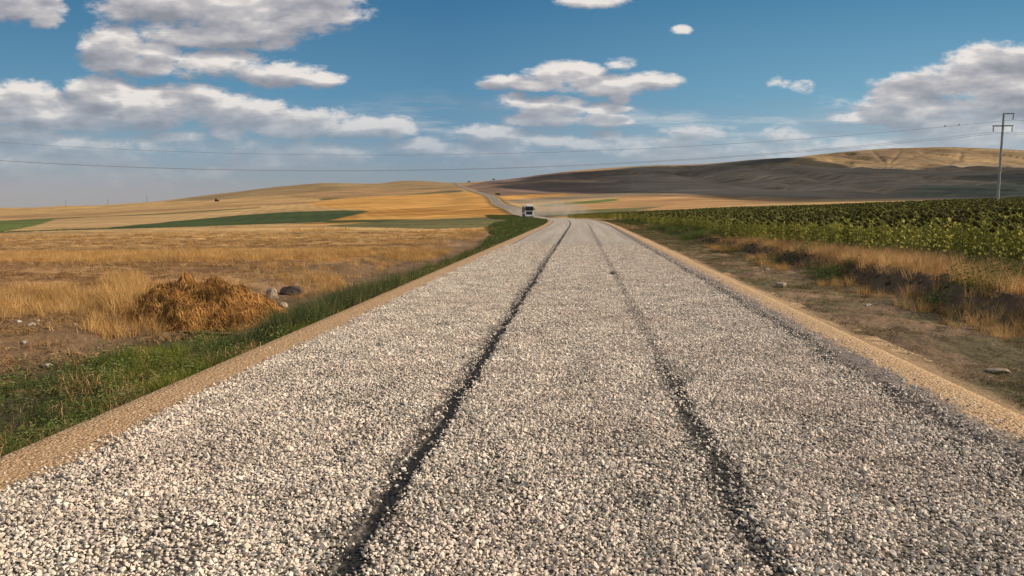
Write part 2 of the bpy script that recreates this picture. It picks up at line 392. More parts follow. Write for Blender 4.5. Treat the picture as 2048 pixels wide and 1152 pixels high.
def cover(X, Y, z):
    px, py = proj(X, np.maximum(Y, .5), z); u = lat(X, Y); N = len(X)
    jx = (fbm(X*.02, Y*.02, 3, 3)-.5)
    c = np.zeros((N, 3)); c[:] = C['straw']
    farm = (Y > 95) | ((Y > 52) & (u < -8))
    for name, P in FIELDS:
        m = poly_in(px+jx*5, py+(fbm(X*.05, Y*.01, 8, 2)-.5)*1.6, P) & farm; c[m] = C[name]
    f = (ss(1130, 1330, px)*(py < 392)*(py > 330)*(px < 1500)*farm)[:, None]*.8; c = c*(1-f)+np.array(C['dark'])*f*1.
    c *= (1+((fbm(X*.004+Y*.001, Y*.010, 65, 4)-.5)*1.1*ss(250, 600, Y)*(px > 1000))[:, None])
    # near land, by distance from the road and along it
    nm = Y <= 110
    cs = lambda k: np.array(C[k])
    def put(w, col):
        nonlocal c
        c = c*(1-w[:, None])+np.array(col)*w[:, None]
    n1 = fbm(X*.5, Y*.5, 51, 4); n2 = fbm(X*.16, Y*.5, 53, 3); n3 = fbm(X*3, Y*3, 55, 3)
    L = nm & (u < 0); Rr = nm & (u >= 0)
    yl = Y+u*.06*0
    put(L*1.*(Y < 52), C['straw'])
    put(L*ss(50, 38, Y), (.48,.315,.16))
    put(L*ss(46, 38, Y+(n2-.5)*8)*.9, (.38,.225,.085))
    put(L*(ss(33, 34, Y)*ss(36.5, 35, Y))*.7, C['soil'])
    put(L*ss(31, 29, Y+(n2-.5)*3)*1., C['gold'])
    put(L*ss(26, 24.5, Y+(n2-.5)*2), (.24,.13,.06))
    put(L*ss(24.5, 23, Y)*ss(.45, .65, fbm(X*.5, Y*2.5, 57, 4))*.6, (.42,.25,.11))
    put(L*ss(-9.5, -7.5, u+(n1-.5)*2)*ss(110, 60, Y)*.9, C['tan'])
    put(L*ss(-8.3, -6.8, u+(n1-.5)*2)*1., C['brown'])
    put(L*ss(-6.8, -5.6, u+(n1-.5)*1.8)*ss(.3, .55, n3+.1)*ss(18, 9, Y), (.08,.075,.035))
    put(L*ss(-4.9, -4.3, u), (.06,.065,.03))
    put(Rr*1., (.06,.065,.025))
    put(Rr*ss(8.6, 7.8, u+(n1-.5)*1.), (.24,.135,.06))
    put(Rr*ss(7.2, 6.7, u+(n1-.5)*.6), (.14,.09,.055))
    put(Rr*ss(6.5, 6.0, u+(n1-.5)*.8), (.23,.15,.09))
    put(Rr*ss(6.6, 5.6, u)*ss(.48, .62, n1)*.7, (.10,.095,.045))
    put(Rr*ss(18, 45, Y)*ss(6.6, 6., u)*.7, (.11,.105,.045))
    # verge and side track
    put((np.abs(u) < 4.1)*ss(3.95, 3.6, np.abs(u)+(n1-.5)*.5)*(Y < 400), (.36,.24,.135))
    tr = poly_in(px, py, [(1195,445),(1300,449),(1330,451),(1330,455),(1240,459),(1215,458)]) & (Y > 30) & (u > 3); c[tr] = C['pale']
    # roadside strips beyond
    bank = farm & (np.abs(u) < 5.8+Y*.001) & (Y < 900) & (Y > 110); c[bank] = c[bank]*.3+np.array((.06,.065,.03))*.7
    c *= (1+(fbm(X*.03, Y*.012, 61, 4)-.5)[:, None]*.45)
    c *= (1+((fbm(X*.05, Y*.75, 71, 4)-.5)*.75*(Y < 110)*(u < -7))[:, None])
    # harvest rows: lines of cut straw following the slope
    row = np.sin((X*.35+Y*.10+6*fbm(X*.006, Y*.006, 77, 2))*2.2)
    c *= (1+row*.10*ss(150, 300, Y)*(1-ss(900, 1800, Y)))[:, None]
    return c

def build_ground():
    so_ = np.concatenate([-np.geomspace(2.6, .84, 70), np.linspace(-.82, .82, 920), np.geomspace(.84, 2.6, 70)])
    Yr = np.concatenate([np.linspace(-13.2, 2.4, 30), np.arange(2.5, 40, .075), np.exp(np.linspace(math.log(54.1), math.log(6414), 540))-14])
    Yg = np.repeat(Yr, len(so_)); Xg = np.tile(so_, len(Yr))*(Yg+14)
    Z = terrain(Xg, Yg); V = np.stack([Xg, Yg, Z], 1)
    nc = len(so_); i = np.arange(len(Yr)-1)[:, None]*nc+np.arange(nc-1)[None]
    Q = np.stack([i, i+1, i+1+nc, i+nc], -1).reshape(-1, 4)
    m, t, b = newmat('field_ground')
    a = t.new('ShaderNodeAttribute'); a.attribute_name = 'cover'
    pos = t.new('ShaderNodeNewGeometry').outputs['Position']; flat = t.v('MULTIPLY', pos, (1, 1, .0))
    cd = t.new('ShaderNodeSeparateXYZ'); t.l.new(pos, cd.inputs[0]); Yp = cd.outputs[1]
    nA = t.noise(flat, 9, 6, .7); nB = t.noise(t.v('MULTIPLY', flat, (.10, .55, 1)), 1, 5, .65); nC = t.noise(t.v('MULTIPLY', flat, (.012, .05, 1)), 1, 6, .7)
    f = t.m('MULTIPLY', t.ramp(nA, .25, .75, .72, 1.28), t.ramp(nB, .3, .7, .80, 1.20))
    f = t.m('MULTIPLY', f, t.ramp(nC, .3, .7, .68, 1.30))
    nD = t.noise(t.v('MULTIPLY', t.v('ADD', flat, t.v('MULTIPLY', t.noise(flat, .006, 3, col=True), (60, 60, 0))), (.010, .10, 1)), 1, 4, .6)
    f = t.m('MULTIPLY', f, t.m('ADD', 1., t.m('MULTIPLY', t.ramp(nD, .3, .7, -.24, .20), t.ramp(Yp, 90, 260))))
    col = t.v('MULTIPLY', a.outputs['Color'], None); t.put(col.node.inputs[1], f)
    pb = t.new('ShaderNodeTexVoronoi'); t.put(pb.inputs['Vector'], flat); pb.inputs['Scale'].default_value = 16
    peb = t.m('MULTIPLY', t.m('LESS_THAN', pb.outputs['Distance'], .22), t.m('GREATER_THAN', t.noise(flat, 2.2, 3), .56))
    peb = t.m('MULTIPLY', peb, t.ramp(Yp, 40, 20, 0, 1))
    col = t.mix(t.m('MULTIPLY', peb, .6), col, (.36, .30, .23))
    t.l.new(col, b.inputs['Base Color']); b.inputs['Roughness'].default_value = .95; b.inputs['Specular IOR Level'].default_value = .1
    bp = t.new('ShaderNodeBump'); bp.inputs['Strength'].default_value = .6; bp.inputs['Distance'].default_value = .05
    t.put(bp.inputs['Height'], t.m('ADD', t.noise(flat, 14, 5, .7), t.m('MULTIPLY', pb.outputs['Distance'], -.4))); t.l.new(bp.outputs[0], b.inputs['Normal'])
    cc = cover(Xg, Yg, Z).reshape(len(Yr), nc, 3); cb = cc.copy()
    for _ in range(3): cb[1:-1, 1:-1] = .25*(cb[:-2, 1:-1]+cb[2:, 1:-1]+cb[1:-1, :-2]+cb[1:-1, 2:])
    cc[Yr > 90] = cb[Yr > 90]
    o = np_mesh('ground', V, Q, m); setcol(o, cc.reshape(-1, 3)); tag(o, kind='structure')
build_ground()

# ------------------------------------------------------------------ road
def strip_wig(v, seed, a): return (fbm(v*.25, v*0+seed, seed, 3)-.5)*a
def build_road():
    m, t, b = newmat('chip_seal')
    uv = t.new('ShaderNodeUVMap').outputs[0]; s = t.new('ShaderNodeSeparateXYZ'); t.l.new(uv, s.inputs[0]); U, Vv = s.outputs[0], s.outputs[1]
    cr = t.new('ShaderNodeCombineXYZ'); t.l.new(U, cr.inputs[0]); t.l.new(Vv, cr.inputs[1]); P = cr.outputs[0]
    vo = t.new('ShaderNodeTexVoronoi'); t.put(vo.inputs['Vector'], P); vo.inputs['Scale'].default_value = 42
    sc = t.new('ShaderNodeSeparateColor'); t.l.new(vo.outputs['Color'], sc.inputs[0])
    stone = t.cramp(sc.outputs[0], [(0, (.34,.29,.23)), (.2, (.54,.47,.37)), (.45, (.66,.58,.46)), (.62, (.60,.48,.40)), (.8, (.74,.68,.57)), (1, (.42,.39,.35))])
    patch = t.noise(P, .5, 4, .6); stone = t.mix(t.ramp(patch, .45, .65, 0, .5), stone, (.50, .40, .36))
    lane = t.noise(t.v('MULTIPLY', P, (1.6, .03, 1)), 1, 4, .6)
    stone = t.v('MULTIPLY', stone, None); t.put(stone.node.inputs[1], t.ramp(lane, .3, .7, .84, 1.12))
    big = t.noise(P, 9, 5, .8); stone = t.v('MULTIPLY', stone, None); t.put(stone.node.inputs[1], t.ramp(big, .36, .64, .55, 1.30))
    gap = t.ramp(vo.outputs['Distance'], .42, .72)
    tar = (.014, .013, .013)
    col = t.mix(t.m('MULTIPLY', gap, .7), stone, (.06, .05, .04))
    wg = t.m('MULTIPLY', t.m('SUBTRACT', t.noise(P, 1.4, 4, .6), .5), .30)
    wf = t.noise(P, 9, 4, .7)
    def strip(u0, w, soft, amp=1.):
        d = t.m('ABSOLUTE', t.m('ADD', t.m('SUBTRACT', U, u0), t.m('MULTIPLY', wg, amp)))
        d = t.m('ADD', d, t.m('MULTIPLY', t.m('SUBTRACT', wf, .5), w*1.4)); return t.ramp(d, w+soft, w-soft*.5)
    k1 = strip(-.93, .055, .04); k2 = t.m('MULTIPLY', strip(.90, .05, .12, 1.2), t.ramp(Vv, 6, 9, .9, .48)); k3 = t.m('MULTIPLY', strip(2.62, .12, .22, 2.), t.ramp(Vv, 8, 30, .75, .12))
    k4 = t.m('MULTIPLY', strip(-2.98, .03, .08, 1.), .7)
    k = t.m('MAXIMUM', t.m('MAXIMUM', k1, k2), t.m('MAXIMUM', k3, k4))
    near = t.m('MULTIPLY', t.m('MULTIPLY', t.ramp(Vv, 30, 14), t.ramp(U, 2.9, 2.6)), .75)
    col = t.mix(near, col, t.mix(t.ramp(t.noise(P, 1.1, 5, .7), .45, .65), (.05, .042, .035), (.13, .105, .08)))
    col = t.mix(t.m('MULTIPLY', k, .93), col, tar)
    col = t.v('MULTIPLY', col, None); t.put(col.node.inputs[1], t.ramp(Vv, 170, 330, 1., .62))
    au = t.m('ABSOLUTE', t.m('ADD', U, t.m('MULTIPLY', t.m('SUBTRACT', t.noise(P, 2.2, 6, .7), .5), .55)))
    sand = t.ramp(au, 3.0, 3.16)
    rgrey = t.m('MULTIPLY', t.ramp(U, 2.62, 2.78), t.ramp(t.m('ADD', U, wg), 3.40, 3.08))
    col = t.mix(t.m('MULTIPLY', rgrey, .85), col, t.mix(t.ramp(wf, .35, .65), (.10, .082, .075), (.24, .19, .16)))
    v2 = t.new('ShaderNodeTexVoronoi'); t.put(v2.inputs['Vector'], P); v2.inputs['Scale'].default_value = 85
    s2 = t.new('ShaderNodeSeparateColor'); t.l.new(v2.outputs['Color'], s2.inputs[0])
    sandc = t.cramp(s2.outputs[0], [(0, (.18,.11,.06)), (.3, (.42,.25,.125)), (.7, (.52,.33,.175)), (1, (.62,.46,.29))])
    sandr = t.mix(t.ramp(U, 0, 1), sandc, t.v('MULTIPLY', sandc, (1.08, 1.12, 1.15)))
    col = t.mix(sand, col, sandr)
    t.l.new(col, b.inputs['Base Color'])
    t.put(b.inputs['Roughness'], t.m('SUBTRACT', .9, t.m('MULTIPLY', k, .2)))
    b.inputs['Specular IOR Level'].default_value = .15
    bp = t.new('ShaderNodeBump'); bp.inputs['Strength'].default_value = .9; bp.inputs['Distance'].default_value = .012
    h = t.m('SUBTRACT', t.m('MULTIPLY', vo.outputs['Distance'], -1.), t.m('MULTIPLY', k, .6))
    t.put(bp.inputs['Height'], t.m('ADD', h, t.m('MULTIPLY', t.m('MULTIPLY', v2.outputs['Distance'], -.5), sand))); t.l.new(bp.outputs[0], b.inputs['Normal'])
    Ys = np.concatenate([np.linspace(-12, 60, 145), np.linspace(61, 300, 240), np.linspace(303, 1440, 380)])
    def sheet(name, us, zoff):
        nU = len(us); Yg = np.repeat(Ys, nU); Ug = np.tile(us, len(Ys)); g = roadx(Yg+.5)-roadx(Yg-.5); L = np.sqrt(1+g*g)
        X = roadx(Yg)+Ug/L; Yw = Yg-Ug*g/L; Z = roadz(Yg)+np.clip(Yg-100, 0, 2000)*.0003+zoff(Ug)
        i = np.arange(len(Ys)-1)[:, None]*nU+np.arange(nU-1)[None]; Q = np.stack([i, i+1, i+1+nU, i+nU], -1).reshape(-1, 4)
        o = np_mesh(name, np.stack([X, Yw, Z], 1), Q, m); ul = o.data.uv_layers.new(name='UVMap')
        ul.data.foreach_set('uv', np.stack([Ug, Yg], 1)[Q.ravel()].astype(np.float32).ravel()); tag(o, kind='structure')
    zf = lambda u: -np.abs(u)**2*.002
    sheet('road', np.linspace(-3.12, 3.12, 33), zf)
    sheet('road_shoulder', np.linspace(3.12, 3.95, 8), lambda u: -.0195-ss(3.40, 3.70, u)*.10)
    sheet('road_shoulder', np.linspace(-3.95, -3.12, 8), lambda u: -.0195-ss(-3.6, -3.95, u)*.20)
build_road()

# ------------------------------------------------------------------ scatter by geometry nodes
def scatter(name, P, rot, scl, idx, templates, label=None, cat=None, mat=None):
    P = np.asarray(P, np.float32)
    me = bpy.data.meshes.new(name); me.vertices.add(len(P)); me.vertices.foreach_set('co', P.ravel())
    a = me.attributes.new('rot', 'FLOAT_VECTOR', 'POINT'); a.data.foreach_set('vector', np.asarray(rot, np.float32).ravel())
    scl = np.asarray(scl, np.float32); scl = np.repeat(scl[:, None], 3, 1) if scl.ndim == 1 else scl
    a = me.attributes.new('scl', 'FLOAT_VECTOR', 'POINT'); a.data.foreach_set('vector', scl.ravel())
    a = me.attributes.new('idx', 'INT', 'POINT'); a.data.foreach_set('value', np.asarray(idx, np.int32))
    o = bpy.data.objects.new(name, me); COL.objects.link(o)
    ng = bpy.data.node_groups.new(name+'_scatter', 'GeometryNodeTree')
    ng.interface.new_socket('Geometry', in_out='INPUT', socket_type='NodeSocketGeometry'); ng.interface.new_socket('Geometry', in_out='OUTPUT', socket_type='NodeSocketGeometry')
    n = ng.nodes; l = ng.links; gi = n.new('NodeGroupInput'); go = n.new('NodeGroupOutput')
    ji = n.new('GeometryNodeJoinGeometry')
    for tpl in reversed(templates):
        oi = n.new('GeometryNodeObjectInfo'); oi.inputs['Object'].default_value = tpl; oi.inputs['As Instance'].default_value = True
        l.new(oi.outputs['Geometry'], ji.inputs[0])
    ip = n.new('GeometryNodeInstanceOnPoints'); l.new(gi.outputs[0], ip.inputs['Points']); l.new(ji.outputs[0], ip.inputs['Instance'])
    ip.inputs['Pick Instance'].default_value = True
    def at_(nm, ty):
        q = n.new('GeometryNodeInputNamedAttribute'); q.data_type = ty; q.inputs[0].default_value = nm; return [x for x in q.outputs if x.enabled and x.name == 'Attribute'][0]
    l.new(at_('idx', 'INT'), ip.inputs['Instance Index'])
    e2r = n.new('FunctionNodeEulerToRotation'); l.new(at_('rot', 'FLOAT_VECTOR'), e2r.inputs[0]); l.new(e2r.outputs[0], ip.inputs['Rotation'])
    l.new(at_('scl', 'FLOAT_VECTOR'), ip.inputs['Scale']); l.new(ip.outputs[0], go.inputs[0])
    md = o.modifiers.new('scatter', 'NODES'); md.node_group = ng
    tag(o, label, cat, kind='stuff'); return o
def jgrid(x0, x1, y0, y1, sp):
    xs = np.arange(x0, x1, sp); ys = np.arange(y0, y1, sp); gx, gy = np.meshgrid(xs, ys)
    gx = gx.ravel()+rng.uniform(-.5, .5, gx.size)*sp; gy = gy.ravel()+rng.uniform(-.5, .5, gy.size)*sp; return gx, gy
def infr(X, Y, m=1.5): return (np.abs(X) < Y*.74+m)

# ------------------------------------------------------------------ chips of stone on the road
def stone_tpl(k, mat, flat=.72):
    r = random.Random(k); bm = bmesh.new()
    for _ in range(13):
        v = Vector((r.gauss(0, 1), r.gauss(0, 1), r.gauss(0, 1))).normalized()*r.uniform(.85, 1.1)
        bm.verts.new((v.x*r.uniform(.9, 1.25), v.y, v.z*flat))
    h = bmesh.ops.convex_hull(bm, input=bm.verts)
    bmesh.ops.delete(bm, geom=[v for v in bm.verts if not v.link_faces], context='VERTS')
    me = bpy.data.meshes.new('stone_chip'); bm.to_mesh(me); bm.free(); me.materials.append(mat)
    return bpy.data.objects.new('stone_chip', me)
def build_gravel():
    m, t, b = newmat('limestone_chip')
    rd = t.new('ShaderNodeObjectInfo').outputs['Random']; pos = t.new('ShaderNodeNewGeometry').outputs['Position']
    col = t.cramp(rd, [(0, (.20,.17,.14)), (.12, (.36,.31,.25)), (.3, (.64,.54,.43)), (.5, (.77,.665,.54)), (.68, (.72,.56,.46)), (.85, (.85,.765,.64)), (1, (.46,.42,.37))])
    pt = t.noise(pos, .55, 4, .6); col = t.mix(t.ramp(pt, .45, .65, 0, .4), col, (.60, .46, .37))
    pt2 = t.noise(pos, 2.1, 3, .6); col = t.v('MULTIPLY', col, None); t.put(col.node.inputs[1], t.ramp(pt2, .3, .7, .80, 1.12))
    # bitumen splashed on the chips lying in the bare strips
    sx = t.new('ShaderNodeSeparateXYZ'); t.l.new(pos, sx.inputs[0]); u = t.m('ADD', t.m('SUBTRACT', sx.outputs[0], t.m('MULTIPLY', sx.outputs[1], .093)), .06)
    st = None
    for u0, w in ((-.97, .15), (.90, .12), (2.80, .14)):
        q = t.ramp(t.m('ADD', t.m('ABSOLUTE', t.m('SUBTRACT', u, u0)), t.m('MULTIPLY', t.m('SUBTRACT', t.noise(pos, 3, 3), .5), .3)), w, w*.3)
        q = t.m('MULTIPLY', q, t.ramp(sx.outputs[1], 5.5, 9, 1., .55)) if u0 == .90 else q
        st = q if st is None else t.m('MAXIMUM', st, q)
    w2 = t.new('ShaderNodeTexWhiteNoise'); w2.noise_dimensions = '1D'; t.put(w2.inputs['W'], t.m('MULTIPLY', rd, 917.3))
    dk = t.m('MULTIPLY', st, t.m('LESS_THAN', w2.outputs['Value'], .52))
    col = t.mix(t.m('MULTIPLY', dk, .85), col, (.03, .03, .032))
    nn = t.noise(pos, 160, 3, .6); c2 = t.v('MULTIPLY', col, None); t.put(c2.node.inputs[1], t.ramp(nn, .3, .7, .85, 1.1))
    t.l.new(c2, b.inputs['Base Color']); b.inputs['Roughness'].default_value = .8; b.inputs['Specular IOR Level'].default_value = .3
    T = [stone_tpl(k, m) for k in range(10)]
    sp_ = .0158
    U, Y = jgrid(-3.2, 3.3, 1.9, 36, sp_)
    X = roadx(Y)+U; k = infr(X, Y, .7); U, Y, X = U[k], Y[k], X[k]
    def strip(u0, w, am, seed, fuzz):
        d = np.abs(U-u0+(fbm(Y*1.4, Y*0, seed, 3)-.5)*am); d = d+(fbm(U*9, Y*6, seed+1, 3)-.5)*w*1.6
        return ss(w-fuzz, w+fuzz, d)
    dens = np.ones_like(U)
    dens *= .05+.95*strip(-.93, .055, .09, 101, .035)
    # loose band of dark gaps left of the centre line near the camera
    dens *= 1-.55*(ss(.45, .2, np.abs(U+1.15))*ss(7, 4, Y)*ss(.48, .6, fbm(U*4, Y*3, 111, 3)))
    dens *= 1-(1-strip(.90, .06, .22, 103, .07))*(.75-.42*ss(5.5, 8, Y))
    dens *= 1-(1-strip(2.60, .12, .40, 105, .25))*(.45-.35*ss(8, 20, Y))
    dens *= (.06+.94*ss(2.98, 2.66, U+(fbm(U*3, Y*2, 107, 3)-.5)*.5))*ss(3.4, 3.1, U)*ss(-3.26, -3.02, U+(fbm(U*3, Y*2, 109, 3)-.5)*.25)
    dens *= 1-.40*ss(.50, .68, fbm(U*2.2, Y*1.2, 113, 4))
    dens *= 1-ss(13, 36, Y)*.999
    k = rng.random(len(U)) < dens; U, Y, X = U[k], Y[k], X[k]; n = len(U)
    r = np.clip(rng.lognormal(math.log(.0086), .28, n), .0042, .018)*(1+.25*ss(14, 34, Y))
    z = roadz(Y)-U*U*.002+r*.45+rng.random(n)*.004
    rot = rng.uniform(-.5, .5, (n, 3)); rot[:, 2] = rng.uniform(0, 6.28, n)
    # second loose layer on top
    q = rng.random(n) < .22
    X2 = X[q]+rng.normal(0, .01, q.sum()); Y2 = Y[q]+rng.normal(0, .01, q.sum()); r2 = r[q]*rng.uniform(.8, 1.2, q.sum()); z2 = z[q]+r[q]*.9
    P = np.concatenate([np.stack([X, Y, z], 1), np.stack([X2, Y2, z2], 1)]); Rr = np.concatenate([rot, rng.uniform(-1.5, 1.5, (len(X2), 3))]); S = np.concatenate([r, r2])
    # stray chips on shoulders
    U, Y = jgrid(-3.9, 3.9, 2.5, 20, .06); k = (np.abs(U) > 3.05) & (rng.random(len(U)) < .35*ss(3.9, 3.0, np.abs(U))); U, Y = U[k], Y[k]; X = roadx(Y)+U; k = infr(X, Y); U, Y, X = U[k], Y[k], X[k]
    r = rng.uniform(.004, .010, len(U)); zz = roadz(Y)-.0195-ss(3.5, 3.95, np.abs(U))*.32+r*.5
    P = np.concatenate([P, np.stack([X, Y, zz], 1)]); Rr = np.concatenate([Rr, rng.uniform(-1, 1, (len(X), 3))]); S = np.concatenate([S, r])
    scatter('gravel', P, Rr, S, rng.integers(0, len(T), len(P)), T, 'loose pale limestone chippings spread over the road surface', 'gravel')
    print('gravel', len(P))
build_gravel()

# ------------------------------------------------------------------ vegetation
def vegmat(name, stops, trans=.25, nscale=1.2, ns=(.75, 1.25)):
    m, t, b = newmat(name)
    rd = t.new('ShaderNodeObjectInfo').outputs['Random']; pos = t.new('ShaderNodeNewGeometry').outputs['Position']
    isl = t.new('ShaderNodeNewGeometry').outputs['Random Per Island']
    x = t.m('ADD', t.m('MULTIPLY', rd, .45), t.m('MULTIPLY', isl, .55))
    col = t.cramp(x, stops); f = t.ramp(t.noise(pos, nscale, 3), .3, .7, *ns)
    c2 = t.v('MULTIPLY', col, None); t.put(c2.node.inputs[1], f)
    out = m.node_tree.nodes['Material Output']
    df = t.new('ShaderNodeBsdfDiffuse'); tr = t.new('ShaderNodeBsdfTranslucent'); mx = t.new('ShaderNodeMixShader')
    t.l.new(c2, df.inputs[0]); t.l.new(c2, tr.inputs[0]); mx.inputs[0].default_value = trans
    t.l.new(df.outputs[0], mx.inputs[1]); t.l.new(tr.outputs[0], mx.inputs[2]); t.l.new(mx.outputs[0], out.inputs[0])
    return m
M_gold = vegmat('dry_grass', [(0, (.25,.13,.042)), (.4, (.47,.27,.095)), (.8, (.64,.41,.17)), (1, (.74,.56,.30))])
M_orange = vegmat('dry_bank_grass', [(0, (.28,.155,.065)), (.35, (.50,.29,.12)), (.75, (.67,.43,.19)), (1, (.76,.56,.32))], .4)
M_straw = vegmat('cut_straw', [(0, (.14,.08,.04)), (.35, (.26,.15,.07)), (.75, (.44,.27,.12)), (1, (.66,.48,.26))], .1)
M_green = vegmat('verge_weeds', [(0, (.055,.08,.022)), (.5, (.11,.145,.04)), (.85, (.16,.17,.065)), (1, (.27,.23,.12))])
M_bright = vegmat('fresh_grass', [(0, (.08,.11,.012)), (.5, (.13,.155,.025)), (1, (.25,.24,.07))])
M_tall = vegmat('tall_green_grass', [(0, (.045,.062,.024)), (.6, (.085,.10,.04)), (1, (.22,.20,.09))])
M_dull = vegmat('dusty_weeds', [(0, (.075,.07,.032)), (.5, (.13,.11,.05)), (.85, (.20,.15,.08)), (1, (.30,.22,.12))])

def blades(name, mat, n, h, spread, lean, w, seg=3, curve=.6, seed=0, hvar=.5):
    r = np.random.default_rng(seed); V = []; Q = []
    for k in range(n):
        a = r.uniform(0, 6.283); rr = spread*math.sqrt(r.random()); b = Vector((math.cos(a)*rr, math.sin(a)*rr, -.02))
        d = r.uniform(0, 6.283) if r.random() < .4 else a+r.normal(0, .5); L = h*r.uniform(1-hvar, 1.1); le = lean*r.uniform(.2, 1.3); cu = curve*r.uniform(.2, 1.4)
        side = Vector((-math.sin(d+r.normal(0, .8)), math.cos(d+r.normal(0, .8)), 0)).normalized(); p = b.copy(); i0 = len(V); ww = w*r.uniform(.6, 1.3)
        for j in range(seg+1):
            tt = j/seg; wd = ww*(1-tt*.9)
            V.append(p-side*wd/2); V.append(p+side*wd/2)
            ang = le+cu*tt; stp = L/seg; p = p+Vector((math.cos(d)*math.sin(ang), math.sin(d)*math.sin(ang), math.cos(ang)))*stp
        for j in range(seg): Q.append((i0+2*j, i0+2*j+1, i0+2*j+3, i0+2*j+2))
    return meshobj(name, V, Q, mat, link=False)
def leafy(name, mat, n, h, spread, size, seed=0):
    r = np.random.default_rng(seed); V = []; Q = []
    for k in range(n):
        a = r.uniform(0, 6.283); rr = spread*math.sqrt(r.random()); zz = h*r.random()*(1-(rr/spread)**2*.6)
        c = Vector((math.cos(a)*rr, math.sin(a)*rr, zz)); s = size*r.uniform(.5, 1.3)
        q = Matrix.Rotation(r.uniform(0, 6.28), 3, 'Z') @ Matrix.Rotation(r.normal(.5, .5), 3, 'X')
        i0 = len(V)
        for p in ((-.5, 0, 0), (0, -.28, .04), (.5, 0, 0), (0, .28, .04)): V.append(c+q @ (Vector(p)*s*2))
        Q.append((i0, i0+1, i0+2, i0+3))
    return meshobj(name, V, Q, mat, link=False)
def litter(name, mat, n, L, spread, w, seed=0, tilt=.35, zmax=.04):
    r = np.random.default_rng(seed); V = []; Q = []
    for k in range(n):
        a = r.uniform(0, 6.283); rr = spread*math.sqrt(r.random()); c = Vector((math.cos(a)*rr, math.sin(a)*rr, r.uniform(0, zmax)))
        d = r.normal(.2, .9); e = r.normal(0, tilt)
        v = Vector((math.cos(d)*math.cos(e), math.sin(d)*math.cos(e), math.sin(e)))*L*r.uniform(.3, 1.)/2; sd_ = Vector((-math.sin(d), math.cos(d), r.uniform(-.6, .6))).normalized()*w*r.uniform(.6, 1.3)/2
        i0 = len(V); bend = Vector((0, 0, r.uniform(0, .18)*L))
        V += [c-v-sd_, c-v+sd_, c+bend+sd_, c+bend-sd_, c+v+sd_, c+v-sd_]
        Q += [(i0, i0+1, i0+2, i0+3), (i0+3, i0+2, i0+4, i0+5)]
    return meshobj(name, V, Q, mat, link=False)
def veg(name, X, Y, tpls, smin, smax, label, cat, dz=0., tilt=.12, zs=None):
    z = terrain(X, Y)+dz; n = len(X)
    rot = rng.uniform(-tilt, tilt, (n, 3)); rot[:, 2] = rng.uniform(0, 6.28, n); s = rng.uniform(smin, smax, n)
    if zs is not None: s = s*zs
    print(name, n)
    return scatter(name, np.stack([X, Y, z], 1), rot, s, rng.integers(0, len(tpls), n), tpls, label, cat)

HX, HY = hit(400, 640)     # straw heap
def not_heap(X, Y, r=1.15): return ((X-HX)/(r*1.35))**2+((Y-HY-.1)/r)**2 > 1

# left verge weeds
X, Y = jgrid(-40, 8, 3, 70, .10); u = lat(X, Y); k = (u < -3.72) & infr(X, Y)
w = ss(-6.2-.9*ss(12, 5, Y)+1.3*ss(11, 16, Y), -4.9+.6*ss(11, 16, Y), u+(fbm(X*.9, Y*.9, 201, 3)-.5)*2.2)*(.85-.4*ss(14, 40, Y)); w = w*(.15+.85*ss(.38, .58, fbm(X*1.3, Y*1.3, 203, 3)+ss(-5, -4.2, u)*.25))
k &= (rng.random(len(X)) < w) & not_heap(X, Y, .95)
T_weed = [leafy('weed', M_green, 90, .10+.05*i, .11, .014, 1+i) for i in range(4)]+[litter('dead_weed', M_straw, 26, .2, .16, .005, 8, .6, .1)]+[blades('dry_stalk', M_orange, 18, .22, .1, .5, .005, seed=28)]+[blades('weed_grass', M_green, 40, .15, .08, .5, .006, seed=20+i) for i in range(3)]
veg('roadside_weeds', X[k], Y[k], T_weed, .6, 1.35, 'low green weeds and grass covering the left ditch beside the road', 'weeds')
# bright green patch
X, Y = jgrid(-6, 0, 5.5, 12, .06); px, py = proj(X, Y, terrain(X, Y)); u = lat(X, Y)
d = np.minimum(((px-330)/115)**2+((py-755)/52)**2, ((px-600)/45)**2+((py-655)/22)**2+.25)
k = (u < -3.7) & (rng.random(len(X)) < .9*ss(1.5, .0, d+(fbm(X*2.5, Y*2.5, 207, 3)-.5)*1.6))
T_br = [blades('grass', M_bright, 34, .15, .06, .35, .006, seed=40+i) for i in range(4)]
veg('fresh_grass', X[k], Y[k], T_br, .6, 1.2, 'bright yellow-green grass patch growing in the ditch below the straw heap', 'grass')
# tall green grass clump by the shoulder
X, Y = jgrid(-4, 4, 9, 34, .10); px, py = proj(X, Y, terrain(X, Y)); u = lat(X, Y)
w = ss(1, .2, ((u+4.15)/.55)**2)*(.06+1.0*np.exp(-((Y-13.4)/1.6)**2)+.6*np.exp(-((Y-11.)/1.1)**2)); k = (u < -3.72) & (rng.random(len(X)) < w)
T_tl = [blades('grass', M_tall, 40, .46, .08, .30, .009, seed=50+i, hvar=.6) for i in range(4)]
veg('tall_green_grass', X[k], Y[k], T_tl, .6, 1.15, 'tall dark green grass beside the left road shoulder', 'grass')
